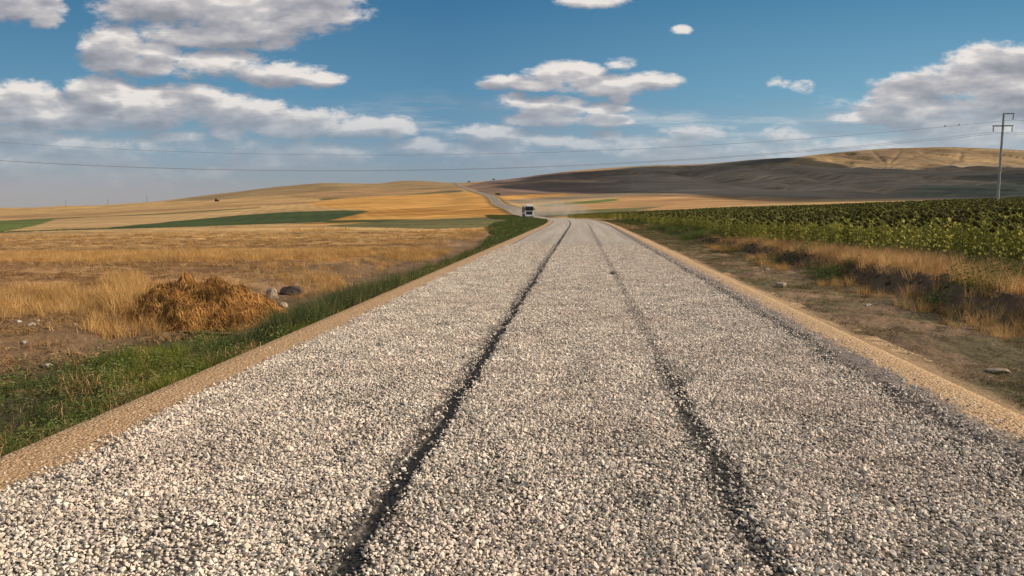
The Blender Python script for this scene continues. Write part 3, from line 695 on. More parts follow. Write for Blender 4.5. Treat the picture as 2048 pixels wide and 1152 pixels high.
# golden tufts on the left
X, Y = jgrid(-42, 8, 9.5, 60, .16); u = lat(X, Y); px, py = proj(X, Y, terrain(X, Y))
n_ = fbm(X*.7, Y*.7, 211, 3)
w = np.zeros_like(X)
w = np.maximum(w, 1.0*ss(1.1, .3, ((px-110)/230)**2+((py-608)/30)**2+(n_-.5)*.9))
w = np.maximum(w, 1.0*ss(1.1, .3, ((px-255)/75)**2+((py-600)/55)**2+(n_-.5)*.5))
w = np.maximum(w, .9*ss(1.1, .3, ((px-830)/90)**2+((py-512)/14)**2+(n_-.5)*.9))
w = np.maximum(w, .8*ss(1.1, .3, ((px-250)/110)**2+((py-650)/34)**2+(n_-.5)*1.2))
w = np.maximum(w, .6*ss(1.1, .3, ((px-640)/110)**2+((py-575)/26)**2+(n_-.5)*.9))
w = np.maximum(w, .06*ss(.58, .75, n_)*(u < -7.5)*(Y < 24))
w = np.maximum(w, 1.0*(u < -7)*ss(24.5, 26., Y+(fbm(X*.2, Y*.2, 213, 2)-.5)*3)*ss(32, 29.5, Y)*ss(-7., -9, u))
w = np.maximum(w, .09*(u < -7)*ss(37, 38, Y)*ss(.4, .6, fbm(X*.2, Y*.6, 215, 3)))
w = np.maximum(w, .16*(u < -6.0)*(u > -9.5)*(Y > 17)*ss(.4, .55, n_))
k = (rng.random(len(X)) < w) & infr(X, Y, 3) & not_heap(X, Y, .78) & (u < -5.6)
T_g = [blades('dry_tuft', M_gold, 46, .27, .10, .42, .006, seed=60+i, hvar=.65) for i in range(5)]
veg('dry_grass', X[k], Y[k], T_g, .55, 1.15, 'golden dry grass standing in tufts and strips over the left field', 'dry grass')
X, Y = jgrid(-9, -4, 9, 14, .10); px, py = proj(X, Y, terrain(X, Y)); k = (rng.random(len(X)) < .9*ss(1.1, .2, ((px-262)/62)**2+((py-600)/40)**2)) & not_heap(X, Y, .7)
veg('dry_grass', X[k], Y[k], T_g, 1.1, 1.9, 'tall pale gold grass clump leaning against the left side of the straw heap', 'dry grass')
# straw litter and stubble
X, Y = jgrid(-48, 6, 8, 58, .30); u = lat(X, Y); n_ = fbm(X*.6, Y*1.6, 221, 4)
w = (.12+.75*ss(.47, .64, n_))*(u < -6.6)*(1-.5*ss(30, 55, Y)); w = np.maximum(w, .35*(u < -5.2)*(Y < 14)*ss(.45, .6, n_))
k = (rng.random(len(X)) < w) & infr(X, Y, 3) & not_heap(X, Y, .9)
T_l = [litter('straw_litter', M_straw, 70, .22, .28, .007, 80+i) for i in range(5)]+[blades('stubble', M_straw, 34, .10, .25, .3, .008, seg=1, curve=0, seed=90+i) for i in range(3)]
veg('stubble', X[k], Y[k], T_l, .7, 1.25, 'cut straw and short stubble lying over the brown left field', 'stubble')
# farther stubble texture to 130 m
X, Y = jgrid(-100, 8, 58, 130, .9); u = lat(X, Y); k = (rng.random(len(X)) < .7*ss(.38, .6, fbm(X*.1, Y*.35, 223, 4))) & infr(X, Y, 3) & (u < -7); _, py = proj(X, Y, terrain(X, Y)); k &= (py > 471) | (X/Y > -.30)*(py > 460)
veg('stubble', X[k], Y[k], [blades('stubble', M_gold, 60, .28, .5, .4, .02, seg=1, curve=0, seed=95+i) for i in range(3)], .8, 1.3, 'pale dry stubble on the middle of the left field', 'stubble')
# green growth inside the bend
X, Y = jgrid(-30, 14, 34, 230, .32); u = lat(X, Y); wd = .8+4*ss(40, 80, Y)+4*ss(110, 190, Y)
k = (u < -3.9) & (u > -4-wd-3*(fbm(X*.2, Y*.2, 225, 2)-.5)) & (rng.random(len(X)) < .8)
veg('roadside_weeds', X[k], Y[k], [leafy('weed', M_green, 110, .30, .28, .045, 110+i) for i in range(3)]+[blades('weed_grass', M_tall, 50, .40, .2, .4, .014, seed=115+i) for i in range(2)], .6, 1.4, 'green weeds on the inside of the distant road bend', 'weeds')

# right verge
X, Y = jgrid(2, 24, 5, 110, .13); u = lat(X, Y); n_ = fbm(X*.8, Y*.8, 231, 4)
w = (u > 3.75)*ss(7.2, 6.4, u)*(.18+.5*ss(.45, .62, n_)+.45*ss(15, 40, Y)); k = (rng.random(len(X)) < np.minimum(w, .8)) & infr(X, Y, 2)
T_d = [leafy('weed', M_dull, 60, .05, .12, .010, 130+i) for i in range(3)]+[blades('weed_grass', M_dull, 30, .09, .1, .6, .005, seed=135+i) for i in range(3)]+[litter('litter', M_dull, 25, .12, .15, .005, 140)]
veg('verge_weeds', X[k], Y[k], T_d, .6, 1.3, 'sparse dusty weeds on the right verge between road and bank', 'weeds')
X, Y = jgrid(6, 60, 9, 130, .20); u = lat(X, Y); n_ = fbm(X*.6, Y*.6, 233, 3)
w = ss(6.5, 7.0, u+(n_-.5)*1.2)*ss(8.9, 8.1, u+(n_-.5)*1.6+1.6*ss(18, 40, Y))*(.25+.75*ss(.38, .52, n_))*(1-.85*ss(34, 48, Y)); k = (rng.random(len(X)) < w) & infr(X, Y, 2)
T_o = [blades('dry_tuft', M_orange, 60, .34, .15, .35, .006, seed=150+i, hvar=.65) for i in range(5)]
veg('bank_grass', X[k], Y[k], T_o, .6, 1.25, 'tall orange-brown dry grass on the right bank below the sunflowers', 'dry grass')
X, Y = jgrid(5, 40, 9, 100, .22); u = lat(X, Y); n_ = fbm(X*.45, Y*.45, 235, 3)
k = (u > 5.4) & (u < 7.2) & (rng.random(len(X)) < .9*ss(.50, .60, n_)*ss(45, 30, Y)) & infr(X, Y, 2)
veg('dry_grass', X[k], Y[k], T_g, .55, 1.15, 'yellow dry grass tufts at the foot of the right bank', 'dry grass')
k = (u > 5.6) & (u < 8.4) & (rng.random(len(X)) < .6*ss(.57, .64, fbm(X*.5, Y*.5, 237, 3)+.12*ss(28, 45, Y))) & infr(X, Y, 2)
veg('bank_weeds', X[k], Y[k], [leafy('weed', M_green, 120, .34, .22, .022, 160+i) for i in range(3)], .6, 1.3, 'dark green weed clumps on the right earth bank', 'weeds')
X, Y = jgrid(5, 40, 9, 40, .16); u = lat(X, Y); k = (u > 6.3) & (u < 7.4) & (rng.random(len(X)) < .35) & infr(X, Y, 2)
M_clod = simple('dark_clod', (.09, .06, .04), .95, var=.3, scale=20, spec=.1)
veg('earth_clods', X[k], Y[k], [stone_tpl(300+i, M_clod) for i in range(5)], .02, .08, 'dark clods of earth crumbling from the right bank', 'clods', tilt=1)

# ------------------------------------------------------------------ sunflowers
M_sfl = vegmat('sunflower_leaf', [(0, (.13,.13,.025)), (.5, (.28,.265,.055)), (1, (.48,.43,.13))], .55)
M_sfs = vegmat('sunflower_stem', [(0, (.16,.17,.06)), (1, (.28,.26,.11))], .1)
M_sfh = vegmat('sunflower_head', [(0, (.05,.036,.02)), (1, (.10,.075,.04))], .0)
M_sfb = vegmat('sunflower_bract', [(0, (.09,.11,.03)), (1, (.17,.17,.06))], .2)
def sunflower_geo(seed):
    r = random.Random(seed); H = .98*r.uniform(.92, 1.06); parts = {}
    V = []; Q = []; n = 5; pts = [Vector((0, 0, -.05)), Vector((r.uniform(-.02, .02), 0, H*.5)), Vector((.02, 0, H*.9)), Vector((-.03, 0, H)), Vector((-.10, 0, H*.985))]
    for j, p in enumerate(pts):
        for a in range(n): V.append(p+Vector((math.cos(a*6.283/n), math.sin(a*6.283/n), 0))*(.016-.0018*j))
    for j in range(len(pts)-1):
        for a in range(n): Q.append((j*n+a, j*n+(a+1) % n, (j+1)*n+(a+1) % n, (j+1)*n+a))
    parts['stem'] = (V, Q)
    V = []; Q = []
    for k in range(15):
        z = H*(.22+.049*k); a = k*2.4+r.uniform(-.4, .4); L = r.uniform(.11, .19)*(1-.022*k); d = Vector((math.cos(a), math.sin(a), 0)); s = Vector((-d.y, d.x, 0)); i0 = len(V)
        prof = [(0, .01, 0), (.25, .07, .05), (.55, .10, .02), (.8, .06, -.06), (1, .005, -.15)]
        for q, (tt, wd, dz) in enumerate(prof):
            c = Vector((0, 0, z))+d*(L*tt+.015)+Vector((0, 0, dz*L/.28)); V += [c-s*wd*L/.25+Vector((0, 0, .02)), c, c+s*wd*L/.25+Vector((0, 0, .02))]
        for q in range(4):
            Q += [(i0+3*q, i0+3*q+1, i0+3*q+4, i0+3*q+3), (i0+3*q+1, i0+3*q+2, i0+3*q+5, i0+3*q+4)]
    parts['leaf'] = (V, Q)
    hc = Vector((-.13, 0, H*.95)); rh = r.uniform(.050, .068); nm = Vector((-.75, 0, -.65)).normalized(); ax = Vector((0, 1, 0)); ay = nm.cross(ax); N = 14
    V = [hc+nm*.030]; Q = []
    for rr, dd in ((.55, .026), (1, .0)):
        for a in range(N): V.append(hc+nm*dd+(ax*math.cos(a*6.283/N)+ay*math.sin(a*6.283/N))*rh*rr)
    for a in range(N): Q.append((0, 1+a, 1+(a+1) % N)); Q.append((1+a, 1+N+a, 1+N+(a+1) % N, 1+(a+1) % N))
    parts['head'] = (V, Q)
    V = [hc-nm*.035]; Q = []
    for a in range(N): V.append(hc-nm*.004+(ax*math.cos(a*6.283/N)+ay*math.sin(a*6.283/N))*rh*1.06)
    for a in range(N): Q.append((0, 1+(a+1) % N, 1+a))
    for a in range(N*2):
        an = a*6.283/(N*2); d = ax*math.cos(an)+ay*math.sin(an); t_ = ax*-math.sin(an)+ay*math.cos(an); i0 = len(V); b0 = hc+d*rh*.95
        V += [b0-t_*.012, b0+t_*.012, b0+d*rh*.5+nm*.012*r.uniform(-1, 2)]; Q.append((i0, i0+1, i0+2))
    parts['bract'] = (V, Q); return parts
SM = dict(stem=M_sfs, leaf=M_sfl, head=M_sfh, bract=M_sfb)
geos = [sunflower_geo(500+i) for i in range(5)]
def joined(geo, names=('stem', 'leaf', 'head', 'bract')):
    V = []; Q = []; mi = []
    for k, nme in enumerate(names):
        v, q = geo[nme]; o = len(V); V += v; Q += [tuple(i+o for i in f) for f in q]; mi += [k]*len(q)
    ob = meshobj('sunflower_plant', V, Q, None, link=False)
    for nme in names: ob.data.materials.append(SM[nme])
    ob.data.polygons.foreach_set('material_index', mi); return ob
T_sf = [joined(g_) for g_ in geos]
# planting: rows parallel to the road
v_ = np.arange(9, 260, .30); rows = np.arange(6.3, 190, .60); gu, gv = np.meshgrid(rows, v_); gu = gu.ravel()+rng.normal(0, .05, gu.size); gv = gv.ravel()+rng.normal(0, .08, gv.size)
Xs = roadx(np.clip(gv, 0, 200))*1.+gu; Ys = gv
px, py = proj(Xs, Ys, terrain(Xs, Ys)+1.1)
endY = np.interp(px, [1100, 1300, 1500, 1750, 2048, 2300], [195, 172, 150, 130, 118, 112])
edge = (fbm(Xs*.5, Ys*.5, 301, 2)-.5)*1.6
k = (Ys < endY) & infr(Xs, Ys, 4) & (gu > 8.5-1.6*ss(14, 40, Ys)+edge*.6) & (px > 1110) & (rng.random(len(Xs)) < .93)
k &= ~((Ys > 60) & (rng.random(len(Xs)) < .35)); 
# a gap where the side track leaves the road
k &= ~((Ys > 38) & (Ys < 200) & (Ys < 58) & (gu < 7.6))
Xs, Ys = Xs[k], Ys[k]; zs = terrain(Xs, Ys); pxx, pyy = proj(Xs, Ys, zs+1.)
size = 1/np.hypot(Xs, Ys)*((pxx < 2046) & (pxx > 0)); order = np.argsort(-size); near = order[:300]; rest = order[300:]
protos = []
for i, gm in enumerate(geos):
    protos.append({nme: None for nme in SM})
    for nme in SM:
        v, q = gm[nme]; me = bpy.data.meshes.new({'stem': 'stem', 'leaf': 'leaves', 'head': 'flower_head', 'bract': 'bracts'}[nme]); me.from_pydata([tuple(a) for a in v], [], q); me.materials.append(SM[nme]); protos[i][nme] = me
PN = dict(stem='stem', leaf='leaves', head='flower_head', bract='bracts')
def face_rz(): return rng.normal(.55, .6)
for c, i in enumerate(near):
    r_ = empty('sunflower', (float(Xs[i]), float(Ys[i]), float(zs[i])), face_rz()); s_ = float(rng.uniform(.82, 1.12)); r_.scale = (s_,)*3
    tag(r_, 'ripe sunflower with drooping dark head in the front rows above the right bank', 'sunflower', 'sunflowers in the front rows of the right field')
    pm = protos[c % 5]; parts_ = {}
    for nme in SM:
        o = bpy.data.objects.new(PN[nme], pm[nme]); COL.objects.link(o)
        o.parent = parts_['head'] if nme == 'bract' else r_
        parts_[nme] = o
nr = len(rest); rot = rng.uniform(-.08, .08, (nr, 3)); rot[:, 2] = rng.normal(.55, .7, nr)
scatter('sunflower_field', np.stack([Xs[rest], Ys[rest], zs[rest]], 1), rot, rng.uniform(.82, 1.12, nr), rng.integers(0, 5, nr), T_sf, 'dense green sunflower crop filling the field right of the road', 'sunflower field')
print('sunflowers', nr)

# ------------------------------------------------------------------ straw heap and rocks
def build_heap():
    root = empty('straw_heap', (HX, HY, float(terrain(np.array([HX]), np.array([HY]), False)[0])))
    tag(root, 'large mound of matted golden and brown straw beside the left ditch', 'straw heap')
    A, B, H = 1.52, 1.08, .84
    def hgt(x, y):
        r = np.sqrt((x/A)**2+(y/B)**2); a = np.arctan2(y, x)
        h = .52*np.clip(1-(r/1.02)**2, 0, 1)
        for cx_, cy_, hh, sg in ((-.20,.12,.60,.50),(.22,.14,.64,.52),(-.45,.0,.58,.42),(.60,.05,.54,.42),(.98,.20,.30,.30),(-1.0,-.25,.20,.36),(.15,-.45,.34,.45),(-.2,.45,.3,.4),(.75,-.35,.16,.3)):
            h = np.maximum(h, hh*np.exp(-((x-cx_)**2+(y-cy_)**2)/(sg*sg)))+.05*hh*np.exp(-((x-cx_)**2+(y-cy_)**2)/(sg*sg))
        return h*(.72+.55*fbm(x*2.6+5, y*2.6, 401, 3))+((fbm(x*4.5, y*4.5, 403, 3)-.5)*.22-.03)*np.clip(1.3-r, 0, 1)-.10*np.clip(r-.8, 0, 1)
    g = np.linspace(-1, 1, 90); gx, gy = np.meshgrid(g*A*1.08, g*B*1.08); z = hgt(gx, gy); V = np.stack([gx.ravel(), gy.ravel(), z.ravel()], 1)
    i = np.arange(89)[:, None]*90+np.arange(89)[None]; Q = np.stack([i, i+1, i+91, i+90], -1).reshape(-1, 4)
    cm = simple('rotted_straw', (.16, .095, .045), .95, var=.45, scale=9, spec=.1)
    c = np_mesh('heap_core', V, Q, cm); c.parent = root
    # straw strands, matted in locks
    n = 17000; r = rng; nl = 230; lock_d = r.uniform(0, 6.283, nl); lx = r.uniform(-A, A, nl); ly = r.uniform(-B, B, nl)
    x = r.uniform(-A, A, n*2); y = r.uniform(-B, B, n*2); k = (x/A)**2+(y/B)**2 < 1.05; x, y = x[k][:n], y[k][:n]; n = len(x)
    lk = np.argmin((x[:, None]-lx)**2+(y[:, None]-ly)**2, 1); down = np.arctan2(y/B, x/A)
    d = np.where(r.random(n) < .72, lock_d[lk], down)+r.normal(0, .45, n); L = r.uniform(.08, .36, n)
    S = 5; VV = np.zeros((n, S, 2, 3)); cx, cy = x.copy(), y.copy(); lift = r.uniform(.0, .06, n)+(r.random(n) < .07)*r.uniform(0, .12, n); cur = r.normal(0, .35, n)
    for j in range(S):
        zz = hgt(cx, cy)+lift*math.sin(math.pi*(j+.6)/(S+.2))+.012; w = .0042*(1-.15*j)*r.uniform(.7, 1.4, n)
        sx, sy = -np.sin(d)*w, np.cos(d)*w; tz = r.uniform(-.7, .7, n)*w
        VV[:, j, 0] = np.stack([cx-sx, cy-sy, zz-tz], 1); VV[:, j, 1] = np.stack([cx+sx, cy+sy, zz+tz], 1)
        d = d+cur; cx = cx+np.cos(d)*L/S; cy = cy+np.sin(d)*L/S
    b0 = np.arange(n)*S*2; Q = np.concatenate([np.stack([b0+2*j, b0+2*j+1, b0+2*j+3, b0+2*j+2], 1) for j in range(S-1)])
    sm = vegmat('heap_straw', [(0, (.12,.058,.022)), (.3, (.34,.16,.05)), (.7, (.56,.31,.105)), (1, (.78,.56,.29))], .15, 2.4, (.45, 1.35))
    s = np_mesh('straw', VV.reshape(-1, 3), Q, sm, smooth=False); s.parent = root; tag(s, kind='stuff')
build_heap()
def rockmat(name, c): 
    m, t, b = newmat(name); tc = t.new('ShaderNodeTexCoord').outputs['Object']
    n = t.noise(tc, 9, 7, .7); t.l.new(t.mix(t.ramp(n, .35, .65), tuple(q*.55 for q in c), c), b.inputs['Base Color']); b.inputs['Roughness'].default_value = .9
    bp = t.new('ShaderNodeBump'); bp.inputs['Strength'].default_value = .8; bp.inputs['Distance'].default_value = .02; t.put(bp.inputs['Height'], t.noise(tc, 25, 6, .7)); t.l.new(bp.outputs[0], b.inputs['Normal']); return m
M_rock = rockmat('pale_rock', (.40, .31, .22)); M_rockd = rockmat('dark_rock', (.10, .075, .06)); M_white = rockmat('chalky_stone', (.48, .42, .34))
def rock(px, py, dims, mat, label, seed, cat='rock', sink=.25, rz=0, road=False):
    X_, Y_ = hit(px, py); z_ = float(terrain(np.array([X_]), np.array([Y_]))[0]) if not road else float(roadz(Y_))+.01
    bm = bmesh.new(); bmesh.ops.create_icosphere(bm, subdivisions=4, radius=1); r = random.Random(seed)
    pl = [(Vector((r.gauss(0, 1), r.gauss(0, 1), r.gauss(0, .8))).normalized(), r.uniform(.62, .9)) for _ in range(14)]
    for v in bm.verts:
        for nrm, dd in pl:
            e = v.co.dot(nrm)-dd
            if e > 0: v.co -= nrm*e
    co = np.array([v.co[:] for v in bm.verts]); nz = fbm(co[:, 0]*3+seed, co[:, 1]*3+co[:, 2]*2, seed, 3)
    for v, q in zip(bm.verts, nz): v.co *= 1+(q-.5)*.18; v.co = Vector((v.co.x*dims[0]/2, v.co.y*dims[1]/2, v.co.z*dims[2]/2))
    me = bpy.data.meshes.new('rock'); bm.to_mesh(me); bm.free(); me.materials.append(mat)
    o = bpy.data.objects.new('rock', me); COL.objects.link(o); o.location = (X_, Y_, z_+dims[2]*(.5-sink)); o.rotation_euler = (0, 0, rz)
    return tag(o, label, cat)
rock(545, 600, (.26, .24, .34), M_rock, 'pale angular rock at the right edge of the straw heap', 1, rz=.4)
rock(566, 620, (.22, .20, .20), M_rock, 'smaller tan rock below the angular one, right of the straw heap', 2, rz=1.)
rock(585, 592, (.55, .3, .30), M_rockd, 'dark brown clump of earth and stone behind the two pale rocks', 3, cat='earth clump', rz=.2)
rock(1225, 549, (.17, .13, .10), M_rockd, 'small dark stone lying in the right wheel track of the road', 4, cat='stone', road=True)
rock(1563, 577, (.28, .22, .16), M_rock, 'brown stone on the verge just right of the road shoulder', 5, cat='stone')
rock(1995, 748, (.30, .14, .06), M_rock, 'flat pale stone on the right verge near the edge of the picture', 6, cat='stone', rz=-.3)
rock(1735, 608, (.16, .10, .06), M_white, 'little pale stone on the right verge below the earth bank', 7, cat='stone')
rock(1532, 541, (.20, .12, .07), M_white, 'small whitish stone at the grassy part of the right verge', 8, cat='stone')
for i, (a, b_, sz, lb) in enumerate([(38, 648, .11, 'whitish stone leftmost on the bare soil left of the straw heap'), (62, 655, .13, 'chalky stone on the dark soil next to the leftmost one'), (75, 644, .08, 'tiny pale stone behind the chalky stones left of the heap'),
    (48, 690, .10, 'lowest white stone on the brown soil left of the ditch'), (95, 733, .12, 'grey-white stone among green weeds at the lower left'), (152, 652, .08, 'small pale stone between the chalky stones and the straw heap'), (98, 650, .07, 'tiny chalky stone right of the group on the dark soil')]):
    rock(a, b_, (sz, sz*.8, sz*.55), M_white, lb, 20+i, cat='stone', rz=i)

# ------------------------------------------------------------------ truck
def build_truck():
    white = simple('white_truck_paint', (.72, .72, .72), .3, var=.05); black = simple('black_plastic', (.012, .012, .013), .45, var=.1)
    glass, t, b = newmat('windshield_glass'); b.inputs['Base Color'].default_value = (.008, .01, .012, 1); b.inputs['Roughness'].default_value = .06
    lamp, t, b = newmat('headlight_glass'); b.inputs['Base Color'].default_value = (.6, .62, .65, 1); b.inputs['Roughness'].default_value = .1; b.inputs['Metallic'].default_value = .4
    rubber = simple('tyre_rubber', (.02, .02, .02), .85); steel = simple('wheel_steel', (.35, .35, .36), .4, .7); dusty = simple('dusty_tipper_steel', (.30, .28, .26), .55)
    Yt = 205.; Xt = float(roadx(Yt))-1.75; root = empty('truck', (Xt, Yt, float(roadz(Yt))+.035), 0.075)
    tag(root, 'white and black cab-over truck coming down the gravel road towards the camera', 'truck')
    # local: front faces -Y
    cab = MB(); cab.box((0, 1.1, 1.95), (2.44, 2.1, 2.6), .10); cab.box((0, 1.25, 3.42), (2.1, 1.6, .5), .16, taper=(.86, .7)); cab.build('cab', white, root)
    MB().box((0, .045, 2.42), (2.34, .05, 1.02), .03).build('windshield', glass, root)
    MB().box((0, -.05, 2.98), (2.2, .28, .14), .04).build('sun_visor', black, root)
    gr = MB().box((0, .03, 1.22), (1.75, .06, .98), .03).build('grille', black, root)
    s = MB()
    for k in range(5): s.box((0, -.015, .84+.19*k), (1.42, .03, .035))
    s.build('grille_slats', simple('grille_grey', (.05, .05, .05), .5), gr)
    MB().box((0, -.04, .55), (2.46, .28, .42), .06).build('bumper', white, root)
    MB().box((0, -.03, .26), (2.1, .2, .14), .02).build('skirt', black, root)
    for sg in (-1, 1):
        MB().box((sg*.96, -.19, .60), (.36, .05, .20), .02).build('headlight', lamp, root)
        m = MB().box((sg*1.42, .12, 2.35), (.22, .14, .62), .04).build('mirror', black, root)
        MB().tube((sg*1.2, .2, 2.6), (sg*1.4, .14, 2.6), .02).build('mirror_arm', black, m)
        MB().box((sg*1.222, .85, 2.42), (.03, .9, .7), .01).build('side_window', glass, root)
        d = MB().box((sg*1.226, .85, 1.5), (.02, 1.0, 1.05), .005).build('door', white, root)
        MB().box((sg*1.24, 1.2, 1.8), (.03, .18, .05)).build('handle', black, d)
        MB().box((sg*1.05, 1.0, .78), (.36, 1.5, .3), .05).build('wheel_arch', black, root)
        for yy in (1.05, 5.4, 6.75, 8.1):
            w = MB().tube((sg*.92, yy, .5), (sg*1.22, yy, .5), .5, n=28).build('wheel', rubber, root)
            MB().tube((sg*1.2, yy, .5), (sg*1.235, yy, .5), .27, n=20).build('rim', steel, w)
    MB().box((0, 5.2, .95), (1.0, 7.6, .25), .02).build('chassis', black, root)
    bx = MB(); bx.box((0, 5.9, 2.15), (2.46, 6.6, 1.9), .03)
    for k in range(8): bx.box((0, 2.9+k*.86, 2.15), (2.54, .10, 1.8))
    bx.box((0, 2.57, 3.0), (2.5, .12, .3)); bx.build('tipper_body', dusty, root)
    MB().tube((1.0, 2.35, 1.), (1.0, 2.35, 3.2), .07).build('exhaust', steel, root)
    MB().box((0, -.2, .45), (.52, .015, .11)).build('number_plate', white, root)
build_truck()
def build_dust():
    m = bpy.data.materials.new('road_dust'); m.use_nodes = True; t = NT(m.node_tree); t.n.remove(t.n['Principled BSDF'])
    pv = t.new('ShaderNodeVolumePrincipled'); pv.inputs['Color'].default_value = (.80, .70, .58, 1)
    tc = t.new('ShaderNodeTexCoord').outputs['Object']; ln = t.v('LENGTH', t.v('MULTIPLY', tc, (.062, .045, .22)))
    d = t.m('MULTIPLY', t.ramp(ln, 1., .1), t.ramp(t.noise(tc, .28, 4, .6), .38, .62))
    t.put(pv.inputs['Density'], t.m('MULTIPLY', d, .10)); t.l.new(pv.outputs[0], t.n['Material Output'].inputs['Volume'])
    Yd = 232.; o = MB().ball((0, 0, 0), 1, (16, 22, 4.2), 4).build('dust_cloud', m); o.location = (float(roadx(Yd))+7.5, Yd, float(roadz(Yd))+1.3)
    tag(o, 'thin pale cloud of dust drifting behind the truck', 'dust', kind='stuff')
build_dust()

# ------------------------------------------------------------------ power line
def make_pole():
    conc = simple('weathered_concrete_pole', (.30, .27, .25), .85, var=.2, scale=3); iron = simple('dark_iron', (.06, .06, .065), .6); gl = simple('insulator_glaze', (.05, .03, .025), .25)
    r = empty('utility_pole', (0, 0, 0))
    tag(r, 'concrete power pole with two crossarms rising out of the sunflower field at the right', 'utility pole')
    MB().tube((0, 0, -.5), (0, 0, 10.9), .165, .10, 14).build('shaft', conc, r)
    MB().box((.52, 0, 10.82), (1.22, .10, .10), .015).build('top_arm', iron, r)
    MB().box((0, .0, 9.45), (2.16, .30, .10), .015).build('crossarm', iron, r)
    for x, z in ((1.02, 10.77), (-1.0, 9.4), (1.0, 9.4)):
        m = MB().tube((x, 0, z), (x, 0, z-.62), .025)
        for k in range(4): m.tube((x, 0, z-.14-.12*k), (x, 0, z-.20-.12*k), .05, .085, 12)
        m.build('insulator', gl, r)
    return r
PX, PY = at(1996, 391, 84)[0], 84.
PZ = float(terrain(np.array([PX]), np.array([PY]))[0]); zt = at(2008, 226, PY)[2]
pole = make_pole(); pole.location = (PX, PY, PZ); sc_ = (zt-PZ)/10.9; pole.scale = (1, 1, sc_); pole.rotation_euler = (0, 0, R(-6))
print('pole base', PX, PY, PZ, 'scale', sc_)
# wires: sag curves from the pole to the next one, outside the frame on the left
def fit_wire(A, pts, B0):
    best = None
    for YB in np.linspace(90, 220, 27):
        XB = -.80*YB
        t = np.linspace(0, 1, 400); Xw = A[0]+(XB-A[0])*t; Yw = A[1]+(YB-A[1])*t
        # z = A2 + a t + b t^2 : linear least squares on the image rows
        rows = []; rhs = []
        for px, py in pts:
            pxs, _ = proj(Xw, Yw, Xw*0+8); k = np.argmin(np.abs(pxs-px)); s, e = se(px, py); rows.append((t[k], t[k]**2)); rhs.append(HCAM+e*Yw[k]-A[2])
        so_, res, _, _ = np.linalg.lstsq(np.array(rows), np.array(rhs), rcond=None); err = np.abs(np.array(rows) @ so_-rhs).max()
        if best is None or err < best[0]: best = (err, XB, YB, so_)
    return best
wm = simple('aluminium_wire', (.45, .44, .45), .35, .6)
def wirecurve(A, fit, label, r=.016):
    err, XB, YB, (a, b) = fit; cu = bpy.data.curves.new('power_cable', 'CURVE'); cu.dimensions = '3D'; cu.bevel_depth = r; cu.bevel_resolution = 1
    ts = np.linspace(-.22, 1, 90); s = cu.splines.new('POLY'); s.points.add(len(ts)-1); P = []
    for k, t in enumerate(ts):
        z = A[2]+a*t+b*t*t if t >= 0 else A[2]+(-a*.9)*(-t)*(-1 if False else 1)*-1+b*t*t
        p = (A[0]+(XB-A[0])*t, A[1]+(YB-A[1])*t, z); s.points[k].co = (*p, 1); P.append(p)
    cu.materials.append(wm); dg = bpy.data.objects.new('tmp', cu); me = bpy.data.meshes.new_from_object(dg); o = bpy.data.objects.new('power_cable', me); COL.objects.link(o)
    return tag(o, label, 'power cable'), P
def poleworld(x, z):
    c, s = math.cos(R(-6)), math.sin(R(-6)); return (PX+c*x, PY+s*x, PZ+z*sc_)
A1 = poleworld(1.02, 10.13); A2 = poleworld(-1.0, 8.76); A3 = poleworld(1.0, 8.76)
f1 = fit_wire(A1, [(0,288),(300,298),(550,304),(1024,309.5),(1448,292),(1635,276),(1880,251)], None)
f2 = fit_wire(A2, [(0,324),(300,332),(600,337),(850,340),(1200,333),(1572,305),(1800,281)], None)
f3 = (f2[0], f2[1], f2[2]+2.0, f2[3])
print('wire fits', f1, f2)
w1, P1 = wirecurve(A1, f1, 'uppermost power cable sagging from the top arm of the pole across the sky')
w2, P2 = wirecurve(A2, f2, 'lower power cable from the left end of the crossarm')
w3, P3 = wirecurve(A3, f3, 'lower power cable from the right end of the crossarm')
bd = simple('dark_feathers', (.03, .028, .03), .7)
for px, lab in ((1890, 'small dark bird perched on the top cable, farther from the pole'), (1918, 'small dark bird perched on the top cable, nearer to the pole')):
    k = min(range(len(P1)), key=lambda i: abs(proj(*P1[i])[0]-px)); p0, p1 = P1[k], P1[k+1] if k+1 < len(P1) else P1[k-1]
    a0, a1 = proj(*p0)[0], proj(*p1)[0]; f = (px-a0)/(a1-a0); p = [p0[i]+(p1[i]-p0[i])*f for i in range(3)]
    o = MB().ball((0, 0, .10), .075, (1.5, .9, 1.1), 2).ball((.09, 0, .19), .045).tube((-.08, 0, .09), (-.24, 0, .03), .03, .012).tube((.12, 0, .19), (.17, 0, .185), .012, .002).build('bird', bd, smooth=True); o.location = p; o.scale = (.7,)*3
    tag(o, lab, 'bird')
# distant poles on the left ridge
for i, (px, py0, py1, Y_) in enumerate([(132, 413.5, 401, 1750), (216, 409, 398, 1500), (294, 404.5, 393, 1450)]):
    b0 = at(px, py0+1, Y_); h = (py0-py1)/F*Y_; zg = float(terrain(np.array([b0.x]), np.array([Y_]))[0]); r = empty('utility_pole', (b0.x, Y_, zg))
    MB().tube((0, 0, -2), (0, 0, h+1), .38, .25, 6).build('shaft', simple('far_pole', (.10, .09, .085), .9), r)
    MB().box((0, 0, h*.88), (3.2, .3, .3)).build('crossarm', bpy.data.materials['far_pole'], r)
    tag(r, ['tiny distant power pole at the far left end of the ridge', 'tiny distant power pole in the middle of the three on the left ridge', 'tiny distant power pole nearest to the brown hill on the left ridge'][i], 'utility pole', 'distant poles on the left ridge')

